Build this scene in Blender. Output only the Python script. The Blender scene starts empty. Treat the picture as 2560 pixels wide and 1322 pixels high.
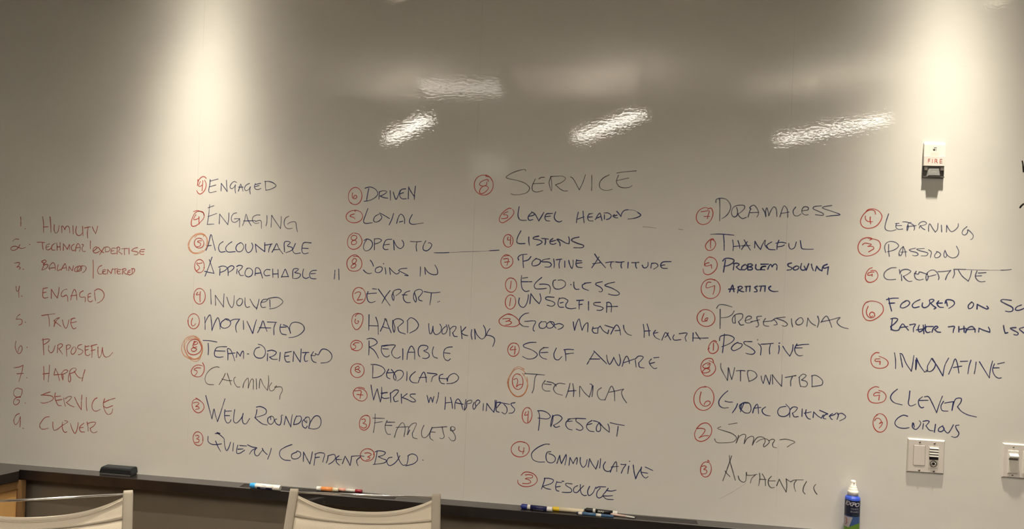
import bpy, bmesh, math, random
from mathutils import Vector, Matrix
random.seed(7)
SC = bpy.context.scene
COL = SC.collection

# ---------------------------------------------------------------- camera
F_PX, IMG_W, IMG_H = 1950.0, 2560, 1322
YAW, ROLL = math.radians(7.8), math.atan(.039)
CAM = Vector((0, -2.77, 1.78))
FWD = Vector((-math.sin(YAW), math.cos(YAW), 0))
RGT = Vector((math.cos(YAW), math.sin(YAW), 0))
UP = Vector((0, 0, 1))
cr, sr = math.cos(ROLL), math.sin(ROLL)
cam_x = RGT * cr + UP * sr
cam_y = UP * cr - RGT * sr
cd = bpy.data.cameras.new('camera')
cd.sensor_width = 36
cd.lens = F_PX / IMG_W * 36
cd.clip_start = .05
cam = bpy.data.objects.new('camera', cd)
COL.objects.link(cam)
m3 = Matrix((cam_x, cam_y, -FWD)).transposed()
cam.matrix_world = Matrix.Translation(CAM) @ m3.to_4x4()
SC.camera = cam

# ---------------------------------------------------------------- world, exposure
w = bpy.data.worlds.new('world'); SC.world = w; w.use_nodes = True
w.node_tree.nodes['Background'].inputs[0].default_value = (1, .9, .75, 1)
w.node_tree.nodes['Background'].inputs[1].default_value = .02
vs = SC.view_settings
vs.view_transform = 'Standard'; vs.look = 'None'; vs.gamma = 1; vs.use_curve_mapping = False
vs.exposure = 0.0

LEDGE_Z, LEDGE_D, CEIL_Z = .922, .062, 3.25
SPOT_POWER, LINEAR_EMIT, UP_EMIT, FILL_SPOT = 292.0, 27.0, 66.0, 61.0

# ---------------------------------------------------------------- helpers
def ray(px, py):
    u, v = px - IMG_W / 2, py - IMG_H / 2
    return FWD * F_PX + cam_x * u - cam_y * v
def on_wall(px, py, y=0.0):
    d = ray(px, py); return CAM + d * ((y - CAM.y) / d.y)
def on_level(px, py, z):
    d = ray(px, py); return CAM + d * ((z - CAM.z) / d.z)

def mat(name, col, rough=.5, metal=0.0, spec=.5, emit=None, es=1.0, noise=None, bump=None, coat=0.0):
    m = bpy.data.materials.new(name); m.use_nodes = True
    nt = m.node_tree; b = nt.nodes['Principled BSDF']
    b.inputs['Base Color'].default_value = (*col, 1)
    b.inputs['Roughness'].default_value = rough
    b.inputs['Metallic'].default_value = metal
    b.inputs['Specular IOR Level'].default_value = spec
    b.inputs['Coat Weight'].default_value = coat
    if emit:
        b.inputs['Emission Color'].default_value = (*emit, 1)
        b.inputs['Emission Strength'].default_value = es
    tc = nt.nodes.new('ShaderNodeTexCoord')
    if noise:                                   # (scale xyz, amount)
        mp = nt.nodes.new('ShaderNodeMapping'); mp.inputs['Scale'].default_value = noise[0]
        nz = nt.nodes.new('ShaderNodeTexNoise'); nz.inputs['Scale'].default_value = 1; nz.inputs['Detail'].default_value = 4
        mx = nt.nodes.new('ShaderNodeMix'); mx.data_type = 'RGBA'
        a = noise[1]
        mx.inputs[6].default_value = (*[c * (1 - a) for c in col], 1)
        mx.inputs[7].default_value = (*[min(1, c * (1 + a)) for c in col], 1)
        nt.links.new(tc.outputs['Object'], mp.inputs[0]); nt.links.new(mp.outputs[0], nz.inputs['Vector'])
        nt.links.new(nz.outputs['Fac'], mx.inputs[0]); nt.links.new(mx.outputs[2], b.inputs['Base Color'])
    if bump:                                    # (scale xyz, distance)
        mp = nt.nodes.new('ShaderNodeMapping'); mp.inputs['Scale'].default_value = bump[0]
        nz = nt.nodes.new('ShaderNodeTexNoise'); nz.inputs['Scale'].default_value = 1; nz.inputs['Detail'].default_value = 1.5
        bp = nt.nodes.new('ShaderNodeBump'); bp.inputs['Strength'].default_value = 1; bp.inputs['Distance'].default_value = bump[1]
        nt.links.new(tc.outputs['Object'], mp.inputs[0]); nt.links.new(mp.outputs[0], nz.inputs['Vector'])
        nt.links.new(nz.outputs['Fac'], bp.inputs['Height']); nt.links.new(bp.outputs[0], b.inputs['Normal'])
    return m

def link(name, bm, material, parent=None, smooth=False, origin=None):
    """finish a bmesh as ONE object; its origin goes to `origin` (or its own centre)"""
    me = bpy.data.meshes.new(name)
    if smooth:
        for f in bm.faces: f.smooth = True
    if origin is None:
        vs_ = [v.co for v in bm.verts]
        origin = Vector([(min(v[i] for v in vs_) + max(v[i] for v in vs_)) / 2 for i in range(3)])
    bmesh.ops.translate(bm, verts=bm.verts, vec=-Vector(origin))
    bm.to_mesh(me); bm.free()
    for m in (material if isinstance(material, (list, tuple)) else [material]): me.materials.append(m)
    o = bpy.data.objects.new(name, me); COL.objects.link(o)
    o.location = origin
    if parent is not None:
        o.parent = parent
        base = Vector((0, 0, 0)); q = parent
        while q is not None: base += q.location; q = q.parent
        o.location = Vector(origin) - base
    return o

def thing(name, loc, label, cat, group=None):
    o = bpy.data.objects.new(name, None); COL.objects.link(o); o.location = loc
    o.empty_display_size = .05
    return tag(o, label, cat, group)
def tag(o, label, cat, group=None, kind=None):
    o['label'] = label; o['category'] = cat
    if group: o['group'] = group
    if kind: o['kind'] = kind
    return o
def structure(o):
    o['kind'] = 'structure'; return o

def box(bm, lo, hi, bevel=0.0, seg=2, mi=0):
    r = bmesh.ops.create_cube(bm, size=1.0)
    vs_ = r['verts']
    for v in vs_:
        v.co = Vector([lo[i] + (v.co[i] + .5) * (hi[i] - lo[i]) for i in range(3)])
    fs = list({f for v in vs_ for f in v.link_faces})
    for f in fs: f.material_index = mi
    if bevel:
        es = list({e for v in vs_ for e in v.link_edges})
        bmesh.ops.bevel(bm, geom=es, offset=bevel, segments=seg, affect='EDGES', profile=.5)
    return bm
def prism(bm, pts, a, b):
    """extrude polygon pts (list of Vectors) by vector b-a"""
    va = [bm.verts.new(Vector(p) + Vector(a)) for p in pts]
    vb = [bm.verts.new(Vector(p) + Vector(b)) for p in pts]
    n = len(pts)
    bm.faces.new(va); bm.faces.new(list(reversed(vb)))
    for i in range(n): bm.faces.new((va[i], vb[i], vb[(i + 1) % n], va[(i + 1) % n]))
    bmesh.ops.recalc_face_normals(bm, faces=bm.faces)
    return bm
def lathe(bm, prof, mtx=Matrix(), seg=24, mi=0, caps=True):
    """prof: list of (radius, height along local z)"""
    rings = []
    for r, h in prof:
        rings.append([bm.verts.new(mtx @ Vector((r * math.cos(2 * math.pi * k / seg), r * math.sin(2 * math.pi * k / seg), h))) for k in range(seg)])
    for a, b in zip(rings, rings[1:]):
        for k in range(seg):
            f = bm.faces.new((a[k], a[(k + 1) % seg], b[(k + 1) % seg], b[k])); f.material_index = mi; f.smooth = True
    if caps:
        for rg, rev in ((rings[0], True), (rings[-1], False)):
            f = bm.faces.new(list(reversed(rg)) if rev else rg); f.material_index = mi
    return bm
def axis_mtx(p, d):
    return Matrix.Translation(p) @ Vector(d).to_track_quat('Z', 'Y').to_matrix().to_4x4()
def tube(bm, pts, r, seg=12, mi=0):
    pts = [Vector(p) for p in pts]; rings = []
    side = None
    for i, p in enumerate(pts):
        d = (pts[min(i + 1, len(pts) - 1)] - pts[max(i - 1, 0)]).normalized()
        if side is None:
            side = d.orthogonal().normalized()
        else:
            side = (side - d * side.dot(d)).normalized()
        b = d.cross(side)
        rr = r[i] if isinstance(r, (list, tuple)) else r
        rings.append([bm.verts.new(p + (side * math.cos(2 * math.pi * k / seg) + b * math.sin(2 * math.pi * k / seg)) * rr) for k in range(seg)])
    for a, b in zip(rings, rings[1:]):
        for k in range(seg):
            f = bm.faces.new((a[k], a[(k + 1) % seg], b[(k + 1) % seg], b[k])); f.smooth = True; f.material_index = mi
    bm.faces.new(list(reversed(rings[0]))).material_index = mi; bm.faces.new(rings[-1]).material_index = mi
    return bm
def text_bm(s, size, mtx, depth=.0002, shear=0.0, bold=0.0, spacing=1.0):
    cu = bpy.data.curves.new('t', 'FONT'); cu.body = s; cu.size = size; cu.extrude = depth; cu.offset = bold
    cu.align_x = 'CENTER'; cu.align_y = 'CENTER'; cu.shear = shear; cu.space_character = spacing; cu.resolution_u = 3
    o = bpy.data.objects.new('t', cu); COL.objects.link(o)
    bpy.context.view_layer.update()
    me = bpy.data.meshes.new_from_object(o.evaluated_get(bpy.context.evaluated_depsgraph_get()))
    bm = bmesh.new(); bm.from_mesh(me)
    bpy.data.objects.remove(o); bpy.data.curves.remove(cu); bpy.data.meshes.remove(me)
    bmesh.ops.transform(bm, matrix=mtx, verts=bm.verts)
    return bm
def new(): return bmesh.new()
# text drawn upright on a face that looks to -y
FACE = lambda p: Matrix.Translation(p) @ Matrix.Rotation(math.radians(90), 4, 'X')

# ---------------------------------------------------------------- materials
def whiteboard_material():
    m = bpy.data.materials.new('glossy_writing_wall'); m.use_nodes = True
    nt = m.node_tree; L = nt.links; b = nt.nodes['Principled BSDF']
    tc = nt.nodes.new('ShaderNodeTexCoord')
    # cloudy residue of wiped ink
    mp = nt.nodes.new('ShaderNodeMapping'); mp.inputs['Scale'].default_value = (1.3, 1.3, 2.2)
    nz = nt.nodes.new('ShaderNodeTexNoise'); nz.inputs['Scale'].default_value = 1.6; nz.inputs['Detail'].default_value = 6; nz.inputs['Roughness'].default_value = .6
    rp = nt.nodes.new('ShaderNodeValToRGB'); rp.color_ramp.elements[0].position = .3; rp.color_ramp.elements[1].position = .7
    rp.color_ramp.elements[0].color = (.70, .69, .655, 1); rp.color_ramp.elements[1].color = (.77, .75, .70, 1)
    L.new(tc.outputs['Object'], mp.inputs[0]); L.new(mp.outputs[0], nz.inputs['Vector']); L.new(nz.outputs['Fac'], rp.inputs[0])
    # three fine vertical joints between the coated sheets
    sp = nt.nodes.new('ShaderNodeSeparateXYZ'); L.new(tc.outputs['Object'], sp.inputs[0])
    last = None
    for x in (-1.595, -.524, .564):
        d = nt.nodes.new('ShaderNodeMath'); d.operation = 'SUBTRACT'; d.inputs[1].default_value = x; L.new(sp.outputs['X'], d.inputs[0])
        a = nt.nodes.new('ShaderNodeMath'); a.operation = 'ABSOLUTE'; L.new(d.outputs[0], a.inputs[0])
        c = nt.nodes.new('ShaderNodeMath'); c.operation = 'LESS_THAN'; c.inputs[1].default_value = .0009; L.new(a.outputs[0], c.inputs[0])
        if last is None: last = c
        else:
            s = nt.nodes.new('ShaderNodeMath'); s.operation = 'MAXIMUM'; L.new(last.outputs[0], s.inputs[0]); L.new(c.outputs[0], s.inputs[1]); last = s
    n2 = nt.nodes.new('ShaderNodeTexNoise'); n2.inputs['Scale'].default_value = 3.5; L.new(tc.outputs['Object'], n2.inputs['Vector'])
    r2 = nt.nodes.new('ShaderNodeMapRange'); r2.inputs[1].default_value = .40; r2.inputs[2].default_value = .62; r2.inputs[3].default_value = .04; r2.inputs[4].default_value = .34
    L.new(n2.outputs['Fac'], r2.inputs[0])
    mu = nt.nodes.new('ShaderNodeMath'); mu.operation = 'MULTIPLY'; L.new(last.outputs[0], mu.inputs[0]); L.new(r2.outputs[0], mu.inputs[1])
    mx = nt.nodes.new('ShaderNodeMix'); mx.data_type = 'RGBA'; mx.inputs[7].default_value = (.34, .30, .27, 1)
    L.new(mu.outputs[0], mx.inputs[0]); L.new(rp.outputs[0], mx.inputs[6]); L.new(mx.outputs[2], b.inputs['Base Color'])
    b.inputs['Roughness'].default_value = .035
    b.inputs['IOR'].default_value = 1.45; b.inputs['Specular IOR Level'].default_value = .54
    # orange peel of the rolled coating
    m2 = nt.nodes.new('ShaderNodeMapping'); m2.inputs['Scale'].default_value = (60, 60, 125)
    n3 = nt.nodes.new('ShaderNodeTexNoise'); n3.inputs['Scale'].default_value = 1; n3.inputs['Detail'].default_value = 2; n3.inputs['Roughness'].default_value = .5
    bp = nt.nodes.new('ShaderNodeBump'); bp.inputs['Strength'].default_value = 1; bp.inputs['Distance'].default_value = .000105
    L.new(tc.outputs['Object'], m2.inputs[0]); L.new(m2.outputs[0], n3.inputs['Vector']); L.new(n3.outputs['Fac'], bp.inputs['Height']); L.new(bp.outputs[0], b.inputs['Normal'])
    return m

def ink_material(name, col, cover):
    m = bpy.data.materials.new(name); m.use_nodes = True
    nt = m.node_tree; L = nt.links; b = nt.nodes['Principled BSDF']
    b.inputs['Base Color'].default_value = (*col, 1); b.inputs['Roughness'].default_value = .35
    tr = nt.nodes.new('ShaderNodeBsdfTransparent'); ms = nt.nodes.new('ShaderNodeMixShader')
    tc = nt.nodes.new('ShaderNodeTexCoord'); nz = nt.nodes.new('ShaderNodeTexNoise'); nz.inputs['Scale'].default_value = 28; nz.inputs['Detail'].default_value = 3
    mr = nt.nodes.new('ShaderNodeMapRange'); mr.inputs[1].default_value = .3; mr.inputs[2].default_value = .62
    mr.inputs[3].default_value = cover * .68; mr.inputs[4].default_value = cover
    L.new(tc.outputs['Object'], nz.inputs['Vector']); L.new(nz.outputs['Fac'], mr.inputs[0]); L.new(mr.outputs[0], ms.inputs[0])
    L.new(tr.outputs[0], ms.inputs[1]); L.new(b.outputs[0], ms.inputs[2]); L.new(ms.outputs[0], nt.nodes['Material Output'].inputs[0])
    return m
INK = {
    'r': ink_material('red_ink', (.52, .050, .036), .86),
    'f': ink_material('faded_red_ink', (.46, .07, .05), .72),
    'b': ink_material('blue_ink', (.024, .036, .15), .92),
    'l': ink_material('light_blue_ink', (.030, .042, .15), .76),
    'k': ink_material('grey_black_ink', (.06, .055, .075), .80),
    'd': ink_material('black_ink', (.010, .008, .006), 1.0),
    'g': ink_material('orange_ink', (.78, .28, .09), .50),
    's': ink_material('wiped_ink', (.25, .24, .22), .45),
}
M_WALL = whiteboard_material()
M_PAINT = mat('side_wall_paint', (.42, .39, .33), .6, noise=((2, 2, 2), .03))
M_LOWER_SHADE = mat('painted_ledge_shade', (.215, .18, .135), .7, noise=((2, 2, 2), .04))  # shade below the ledge is put into this darker wall colour
M_CEIL = mat('ceiling_paint', (.74, .72, .66), .8, noise=((3, 3, 3), .03))
M_FLOOR = mat('carpet', (.05, .045, .04), .95, noise=((60, 60, 60), .25), bump=((300, 300, 300), .002))
M_ESPRESSO = mat('espresso_wood', (.0100, .0064, .0060), .40, noise=((3, 40, 40), .25), spec=.75, coat=.8)
M_GROOVE = mat('groove_dark', (.006, .004, .004), .5)
M_MAPLE = mat('maple_panel', (.62, .36, .13), .45, noise=((30, 30, 3), .16))
M_MAPLE_FRAME = mat('maple_frame', (.24, .135, .055), .45, noise=((30, 30, 3), .16))
M_CHROME = mat('chrome', (.97, .96, .97), .20, metal=1.0)
M_ALU = mat('brushed_aluminium', (.62, .62, .62), .3, metal=1.0)
M_PLATE = mat('white_plastic', (.70, .655, .61), .38, noise=((20, 20, 20), .02))
M_PLATE2 = mat('cream_insert', (.64, .605, .54), .42, noise=((20, 20, 20), .02))
M_DARK = mat('dark_recess', (.012, .010, .010), .45)
M_SCREW = mat('screw_grey', (.25, .22, .20), .35, metal=.6)
M_WHITE = mat('white_gloss_plastic', (.80, .78, .72), .3)
M_LAMP = mat('lamp_lens', (.9, .85, .75), .5, emit=(1, .84, .6), es=6)
M_TRIMRING = mat('downlight_trim', (.75, .73, .70), .35)

# ---------------------------------------------------------------- room shell
IC = Vector((-2.222, -.062, 0))                    # inner corner where ledge and counter meet
Q = Vector((-.34, -1, 0)).normalized()             # the left wall runs away at this slant
QN = Vector((-1, .34, 0)).normalized()             # towards the left wall, square to Q
CORN = Vector((-2.70, 0, 0))
LW = CORN + Q * 7.6
XR, YB = 4.4, -7.4
bm = box(new(), (-3.0, 0, LEDGE_Z - .02), (XR + .1, .12, CEIL_Z))
wall_back = structure(link('wall_back', bm, M_WALL, origin=(0, 0, 0)))
wall_back['label'] = 'glossy off-white writable wall covered in marker handwriting'
structure(link('wall_back_lower', box(new(), (-3.0, .0005, 0), (XR + .1, .12, LEDGE_Z - .0205)), M_LOWER_SHADE))['label'] = 'wall below the ledge with its shade painted in taupe'
bm = prism(new(), [CORN + Q * -.05, LW, LW + QN * .12, CORN + QN * .12], (0, 0, 0), (0, 0, CEIL_Z))
structure(link('wall_left', bm, M_PAINT, origin=(0, 0, 0)))
structure(link('wall_right', box(new(), (XR, YB, 0), (XR + .12, 0, CEIL_Z)), M_PAINT))
structure(link('wall_front', box(new(), (-5.6, YB - .12, 0), (XR + .12, YB, CEIL_Z)), M_PAINT))
structure(link('floor', box(new(), (-5.6, YB, -.1), (XR, .1, 0)), M_FLOOR))
structure(link('ceiling', box(new(), (-5.6, YB - .1, CEIL_Z), (XR + .1, .12, CEIL_Z + .1)), M_CEIL))

# ---------------------------------------------------------------- lamps of the room, with added fill and glow
def spot(name, loc, power, size, blend, radius, parent, col=(1, .80, .55)):
    l = bpy.data.lights.new(name, 'SPOT'); l.energy = power; l.spot_size = math.radians(size); l.spot_blend = blend
    l.shadow_soft_size = radius; l.color = col
    o = bpy.data.objects.new(name, l); COL.objects.link(o)
    o.parent = parent; o.location = Vector(loc) - parent.location
    return o
def ies_text(tail=1.0):
    """photometric sheet of a narrow wall-washing reflector lamp, peak scaled to 1"""
    K = [(0, 1), (6, .99), (9, .95), (12, .78), (15, .50), (18, .28), (22, .12), (26, .055), (30, .03), (36, .013), (45, .003), (60, .0004), (90, .0001)]
    ang = [a * 1.0 for a in range(0, 61)] + [75, 90]; cd = []
    for a in ang:
        for (a0, v0), (a1, v1) in zip(K, K[1:]):
            if a0 <= a <= a1: cd.append(14.151 * v0 * (v1 / v0) ** ((a - a0) / (a1 - a0)) * (1 + (tail - 1) * min(1, max(0, (a - 14) / 10)))); break
    t = bpy.data.texts.new('wall_washer_photometry')
    t.write('IESNA:LM-63-1995\nTILT=NONE\n1 1000 1 %d 1 1 2 0 0 0\n1 1 50\n' % len(ang))
    t.write(' '.join('%.2f' % a for a in ang) + '\n0\n' + ' '.join('%.5f' % c for c in cd) + '\n')
    return t
WASHER = {'narrow': ies_text(), 'wide': ies_text(1.2)}
def washer_bulb(loc, power, parent, col, tilt=0.0):
    l = bpy.data.lights.new('bulb', 'POINT'); l.energy = power; l.shadow_soft_size = .022; l.color = col; l.use_nodes = True
    nt = l.node_tree; em = nt.nodes['Emission']
    ie = nt.nodes.new('ShaderNodeTexIES'); ie.mode = 'INTERNAL'; ie.ies = WASHER['wide' if loc[0] > 0 else 'narrow']
    nt.links.new(ie.outputs['Fac'], em.inputs['Strength'])
    o = bpy.data.objects.new('bulb', l); COL.objects.link(o); o.parent = parent; o.location = Vector(loc) - parent.location
    o.rotation_euler = (0, tilt, 0)                  # the lamp sits a little crooked in its can
def downlight(x, y, label, power, size, blend, group, r=.05, col=(1, .80, .55), tilt=0.0):
    t = thing('downlight', (x, y, CEIL_Z), label, 'ceiling light', group)
    link('trim_ring', lathe(new(), [(r, -.004), (r + .018, -.006), (r + .02, 0), (r, 0), (r, -.004)], Matrix.Translation((x, y, CEIL_Z)), 32, caps=False), M_TRIMRING, t)
    link('lens', lathe(new(), [(.001, -.001), (r, -.001)], Matrix.Translation((x, y, CEIL_Z)), 32, caps=False), M_LAMP, t)
    if size is None: washer_bulb((x, y, CEIL_Z - .012), power, t, col, tilt)
    else: spot('bulb', (x, y, CEIL_Z - .012), power, size, blend, .022, t, col)
    return t
for x, tilt, lab in ((-1.545, .038, 'recessed downlight grazing the wall above the word ENGAGED in the second list'), (1.048, -.008, 'recessed downlight grazing the wall above the fire strobe')):
    downlight(x, -.24, lab, SPOT_POWER, None, 0, 'wall-washing downlights', .05, (1.08, .98, .80), tilt)
for x, y, lab in ((-1.3, -1.45, 'added fill downlight over the chairs near the counter'), (.3, -1.45, 'added fill downlight over the middle of the room near the writing wall'),
                  (1.9, -1.6, 'added fill downlight over the right side near the writing wall'), (-.6, -3.4, 'added fill downlight over the middle of the room behind the camera'),
                  (1.4, -3.4, 'added fill downlight over the right side behind the camera')):
    downlight(x, y, lab, FILL_SPOT, 118, .7, 'added fill downlights', .06, (1, .88, .72))  # unseen downlights added to fill the room and the lower wall
def linear(a, b, label, emit, width=.155, col=(1, .925, .82)):
    a, b = Vector((*a, 2.85)), Vector((*b, 2.85))
    t = thing('pendant_light', (a + b) / 2, label, 'pendant light', 'linear pendant lights')
    d = (b - a).normalized(); n = Vector((-d.y, d.x, 0)) * width / 2
    pts = [a - n, a + n, b + n, b - n]
    link('housing', prism(new(), pts, (0, 0, .004), (0, 0, .07)), M_TRIMRING, t)
    bm = new(); bm.faces.new([bm.verts.new(p) for p in (a - n * .92 + d * .01, a + n * .92 + d * .01, b + n * .92 - d * .01, b - n * .92 - d * .01)])
    bmesh.ops.recalc_face_normals(bm, faces=bm.faces)
    bm.normal_update()
    if bm.faces[:][0].normal.z > 0: bmesh.ops.reverse_faces(bm, faces=bm.faces)
    link('diffuser', bm, mat('lit_diffuser', (.9, .88, .82), .6, emit=col, es=emit), t)
    bm = new(); bm.faces.new([bm.verts.new(p + Vector((0, 0, .0715))) for p in (a - n * .8 + d * .02, a + n * .8 + d * .02, b + n * .8 - d * .02, b - n * .8 - d * .02)])
    bm.normal_update()
    if bm.faces[:][0].normal.z < 0: bmesh.ops.reverse_faces(bm, faces=bm.faces)
    link('uplight', bm, mat('lit_uplight', (.9, .88, .82), .6, emit=(1, .89, .75), es=UP_EMIT), t)
    for p in (a + d * .15, b - d * .15):
        link('cable', tube(new(), [p + Vector((0, 0, .07)), Vector((p.x, p.y, CEIL_Z))], .0015, 6), M_ALU, t)
linear((-2.10, -4.02), (-1.46, -2.94), 'lit linear pendant nearest the counter side of the room', LINEAR_EMIT)
linear((-.39, -3.76), (.11, -2.66), 'lit linear pendant over the middle of the room', LINEAR_EMIT)
linear((1.22, -3.72), (1.74, -2.72), 'lit linear pendant over the right side of the room', LINEAR_EMIT)
def panel(x0, x1, y0, y1, label, col, es):  # glowing panel added overhead to give the wall a faint reflection
    t = thing('added_glow_panel', ((x0 + x1) / 2, (y0 + y1) / 2, CEIL_Z), label, 'ceiling light')
    link('frame', box(new(), (x0 - .03, y0 - .03, CEIL_Z - .012), (x1 + .03, y1 + .03, CEIL_Z - .001)), M_TRIMRING, t)
    link('diffuser', box(new(), (x0, y0, CEIL_Z - .014), (x1, y1, CEIL_Z - .0125)), mat('panel_glow', (.8, .74, .68), .6, emit=col, es=es), t)
panel(-1.70, -1.03, -3.86, -3.40, 'small dim ceiling panel added for a reflection, left of the middle pendant', (1, .92, .82), 6)
panel(-.86, .09, -3.9, -2.85, 'large faint pinkish panel added for a reflection, over the middle pendant', (1, .76, .68), .75)
fr = structure(link('added_glow_frame', box(new(), (-2.02, YB + .001, 2.90), (-1.46, YB + .02, 3.24)), M_TRIMRING))  # unseen glowing pane added on the rear wall for a faint reflection
link('pane', box(new(), (-1.98, YB + .0205, 2.93), (-1.50, YB + .024, 3.215)), mat('added_rear_glow', (.7, .72, .66), .4, emit=(.95, 1, .86), es=1.2), fr)

# ---------------------------------------------------------------- ledge, counter, cabinet
bm = new()
z0, z1 = LEDGE_Z - .036, LEDGE_Z
x_corner = IC.x
GR = [(-1.355, -.765), (-.14, .30)]                # two grooved pen rests
TH = []
# top face is cut so that the pen rests are real grooves
ys_full = [0, -LEDGE_D]
segs = []
xs = [x_corner - .02, GR[0][0], GR[0][1], GR[1][0], GR[1][1], XR]
gy = [-.012, -.022, -.026, -.036, -.040, -.050]
def ledge_strip(bm, xa, xb, grooved):
    if grooved:
        prof = [(0, z1), (gy[0], z1), (gy[0] - .0015, z1 - .005), (gy[1] + .0015, z1 - .005), (gy[1], z1), (gy[2], z1), (gy[2] - .0015, z1 - .005), (gy[3] + .0015, z1 - .005), (gy[3], z1),
                (gy[4], z1), (gy[4] - .0015, z1 - .005), (gy[5] + .0015, z1 - .005), (gy[5], z1), (-LEDGE_D + .0012, z1), (-LEDGE_D, z1 - .0012), (-LEDGE_D, z0), (0, z0)]
    else:
        prof = [(0, z1), (-LEDGE_D + .0012, z1), (-LEDGE_D, z1 - .0012), (-LEDGE_D, z0), (0, z0)]
    prism(bm, [Vector((0, y, z)) for y, z in prof], (xa, 0, 0), (xb, 0, 0))
for i, (xa, xb) in enumerate(zip(xs, xs[1:])): ledge_strip(bm, xa, xb, i in (1, 3))
ledge = link('marker_ledge', bm, M_ESPRESSO)
tag(ledge, 'long dark brown wooden ledge with grooved pen rests along the writing wall', 'ledge')
for ga, gb in GR: link('groove', box(new(), (ga, -.051, z1 - .0062), (gb, -.011, z1 - .0049)), M_GROOVE, ledge)

A0 = IC.copy(); A1 = IC + Q * 3.4
cpts = [Vector((IC.x - .0205, -.0, 0)), Vector((IC.x - .0205, IC.y, 0)), A0 + Q * .02, A1, A1 + QN * .42, Vector((CORN.x + .02, -.001, 0))]
bm = prism(new(), cpts, (0, 0, z0), (0, 0, z1))
tag(link('countertop', bm, M_ESPRESSO), 'dark brown countertop turning the corner from the ledge, left edge of photo', 'countertop')

cab = thing('cabinet', (IC.x, IC.y, 0), 'honey maple cabinet with framed panel doors under the dark countertop', 'cabinet')
bo = IC + QN * .010 + Q * -.017                      # front plane sits just behind the counter edge
def slab(bm, s0, s1, d0, d1, za, zb):
    pts = [bo + Q * s0 + QN * d0, bo + Q * s1 + QN * d0, bo + Q * s1 + QN * d1, bo + Q * (s0 + .32 * max(0, d1 - .02)) + QN * d1]
    return prism(bm, pts, (0, 0, za), (0, 0, zb))
link('body', slab(slab(new(), 0, 3.2, .0185, .37, .10, z0 - .001), .0, 3.2, .06, .37, .0, .10), M_MAPLE_FRAME, cab)
for k in range(5):
    s0 = .002 + k * .62; s1 = s0 + .612; za, zb = .12, z0 - .004
    bm = new(); fw = .030
    slab(bm, s0, s0 + fw, 0, .018, za, zb); slab(bm, s1 - fw, s1, 0, .018, za, zb)
    slab(bm, s0 + fw, s1 - fw, 0, .018, zb - fw, zb); slab(bm, s0 + fw, s1 - fw, 0, .018, za, za + fw)
    door = link('door', bm, M_MAPLE_FRAME, cab)
    link('panel', slab(new(), s0 + fw - .002, s1 - fw + .002, .009, .017, za + fw - .002, zb - fw + .002), M_MAPLE, door)
    hs = s1 - .028 if k % 2 == 0 else s0 + .028
    p = bo + Q * hs - QN * .022
    link('handle', tube(new(), [p + QN * .024 + Vector((0, 0, .56)), p + Vector((0, 0, .56)), p + Vector((0, 0, .66)), p + QN * .024 + Vector((0, 0, .66))], .004, 8), M_ALU, door)

# ---------------------------------------------------------------- wall devices
def screw(parent, p, r=.0032):
    M = axis_mtx(p, (0, -1, 0))
    o = link('screw', lathe(new(), [(r, 0), (r, .0008), (r * .6, .0014), (.0004, .0015)], M, 14), M_SCREW, parent)
    return o
def plate(bm, xa, xb, za, zb, d, bev=.0035):
    """wall plate with sloped rim, back on the wall"""
    r = [(xa, xb, za, zb, 0), (xa, xb, za, zb, d * .35), (xa + bev, xb - bev, za + bev, zb - bev, d)]
    loops = []
    for a, b, c, e, y in r:
        loops.append([bm.verts.new((a, -y, c)), bm.verts.new((b, -y, c)), bm.verts.new((b, -y, e)), bm.verts.new((a, -y, e))])
    for l0, l1 in zip(loops, loops[1:]):
        for k in range(4): bm.faces.new((l0[k], l0[(k + 1) % 4], l1[(k + 1) % 4], l1[k]))
    bm.faces.new(loops[-1]); bm.faces.new(list(reversed(loops[0])))
    bmesh.ops.recalc_face_normals(bm, faces=bm.faces)
    return bm
# two-gang plate with blank and speaker jack
tl, br = on_wall(2269.5, 1094.5), on_wall(2358.5, 1184.5)
xa, xb = tl.x - .001, on_wall(2361.5, 1102).x
zb, za = tl.z, br.z
pd = .0058
t = thing('wall_plate', ((xa + xb) / 2, 0, (za + zb) / 2), 'white two-gang wall plate with louvred intercom insert below the word CURIOUS', 'wall plate')
link('plate', plate(new(), xa, xb, za, zb, pd), M_PLATE, t)
W = xb - xa; Hh = zb - za
def fx(u): return xa + W * u
def fz(v): return zb - Hh * v
link('blank_insert', box(new(), (fx(.165), -pd - .0009, fz(.78)), (fx(.47), -pd + .0005, fz(.185)), .0006, 1), M_PLATE, t)
link('gap', box(new(), (fx(.155), -pd - .0002, fz(.79)), (fx(.48), -pd + .0004, fz(.175)), 0), mat('gap_shade', (.30, .27, .24), .6), t)
ins = link('intercom_insert', box(new(), (fx(.565), -pd - .0008, fz(.84)), (fx(.84), -pd + .0005, fz(.19)), .0005, 1), M_PLATE2, t)
ins['label'] = 'cream intercom insert'
for k in range(4):
    zc = fz(.245 + k * .078)
    bm = prism(new(), [Vector((0, -pd, zc + .0035)), Vector((0, -pd - .0042, zc - .0005)), Vector((0, -pd - .0042, zc - .0016)), Vector((0, -pd, zc - .0008))], (fx(.585), 0, 0), (fx(.825), 0, 0))
    link('louver', bm, M_WHITE, ins)
    link('slot', box(new(), (fx(.585), -pd - .0012, zc - .0048), (fx(.825), -pd - .0007, zc - .001), 0), M_DARK if k == 3 else M_SCREW, ins)
link('window', box(new(), (fx(.585), -pd - .0016, fz(.585)), (fx(.825), -pd - .0007, fz(.505)), 0), M_DARK, ins)['label'] = 'black slot under the louvres'
kp = Vector((fx(.70), -pd, fz(.70)))
M = axis_mtx(kp, (0, -1, 0))
link('jack', lathe(new(), [(.0115, 0), (.0115, .0016), (.0100, .0022), (.0085, .0018), (.0075, .0006)], M, 24), M_SCREW, ins)
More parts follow.
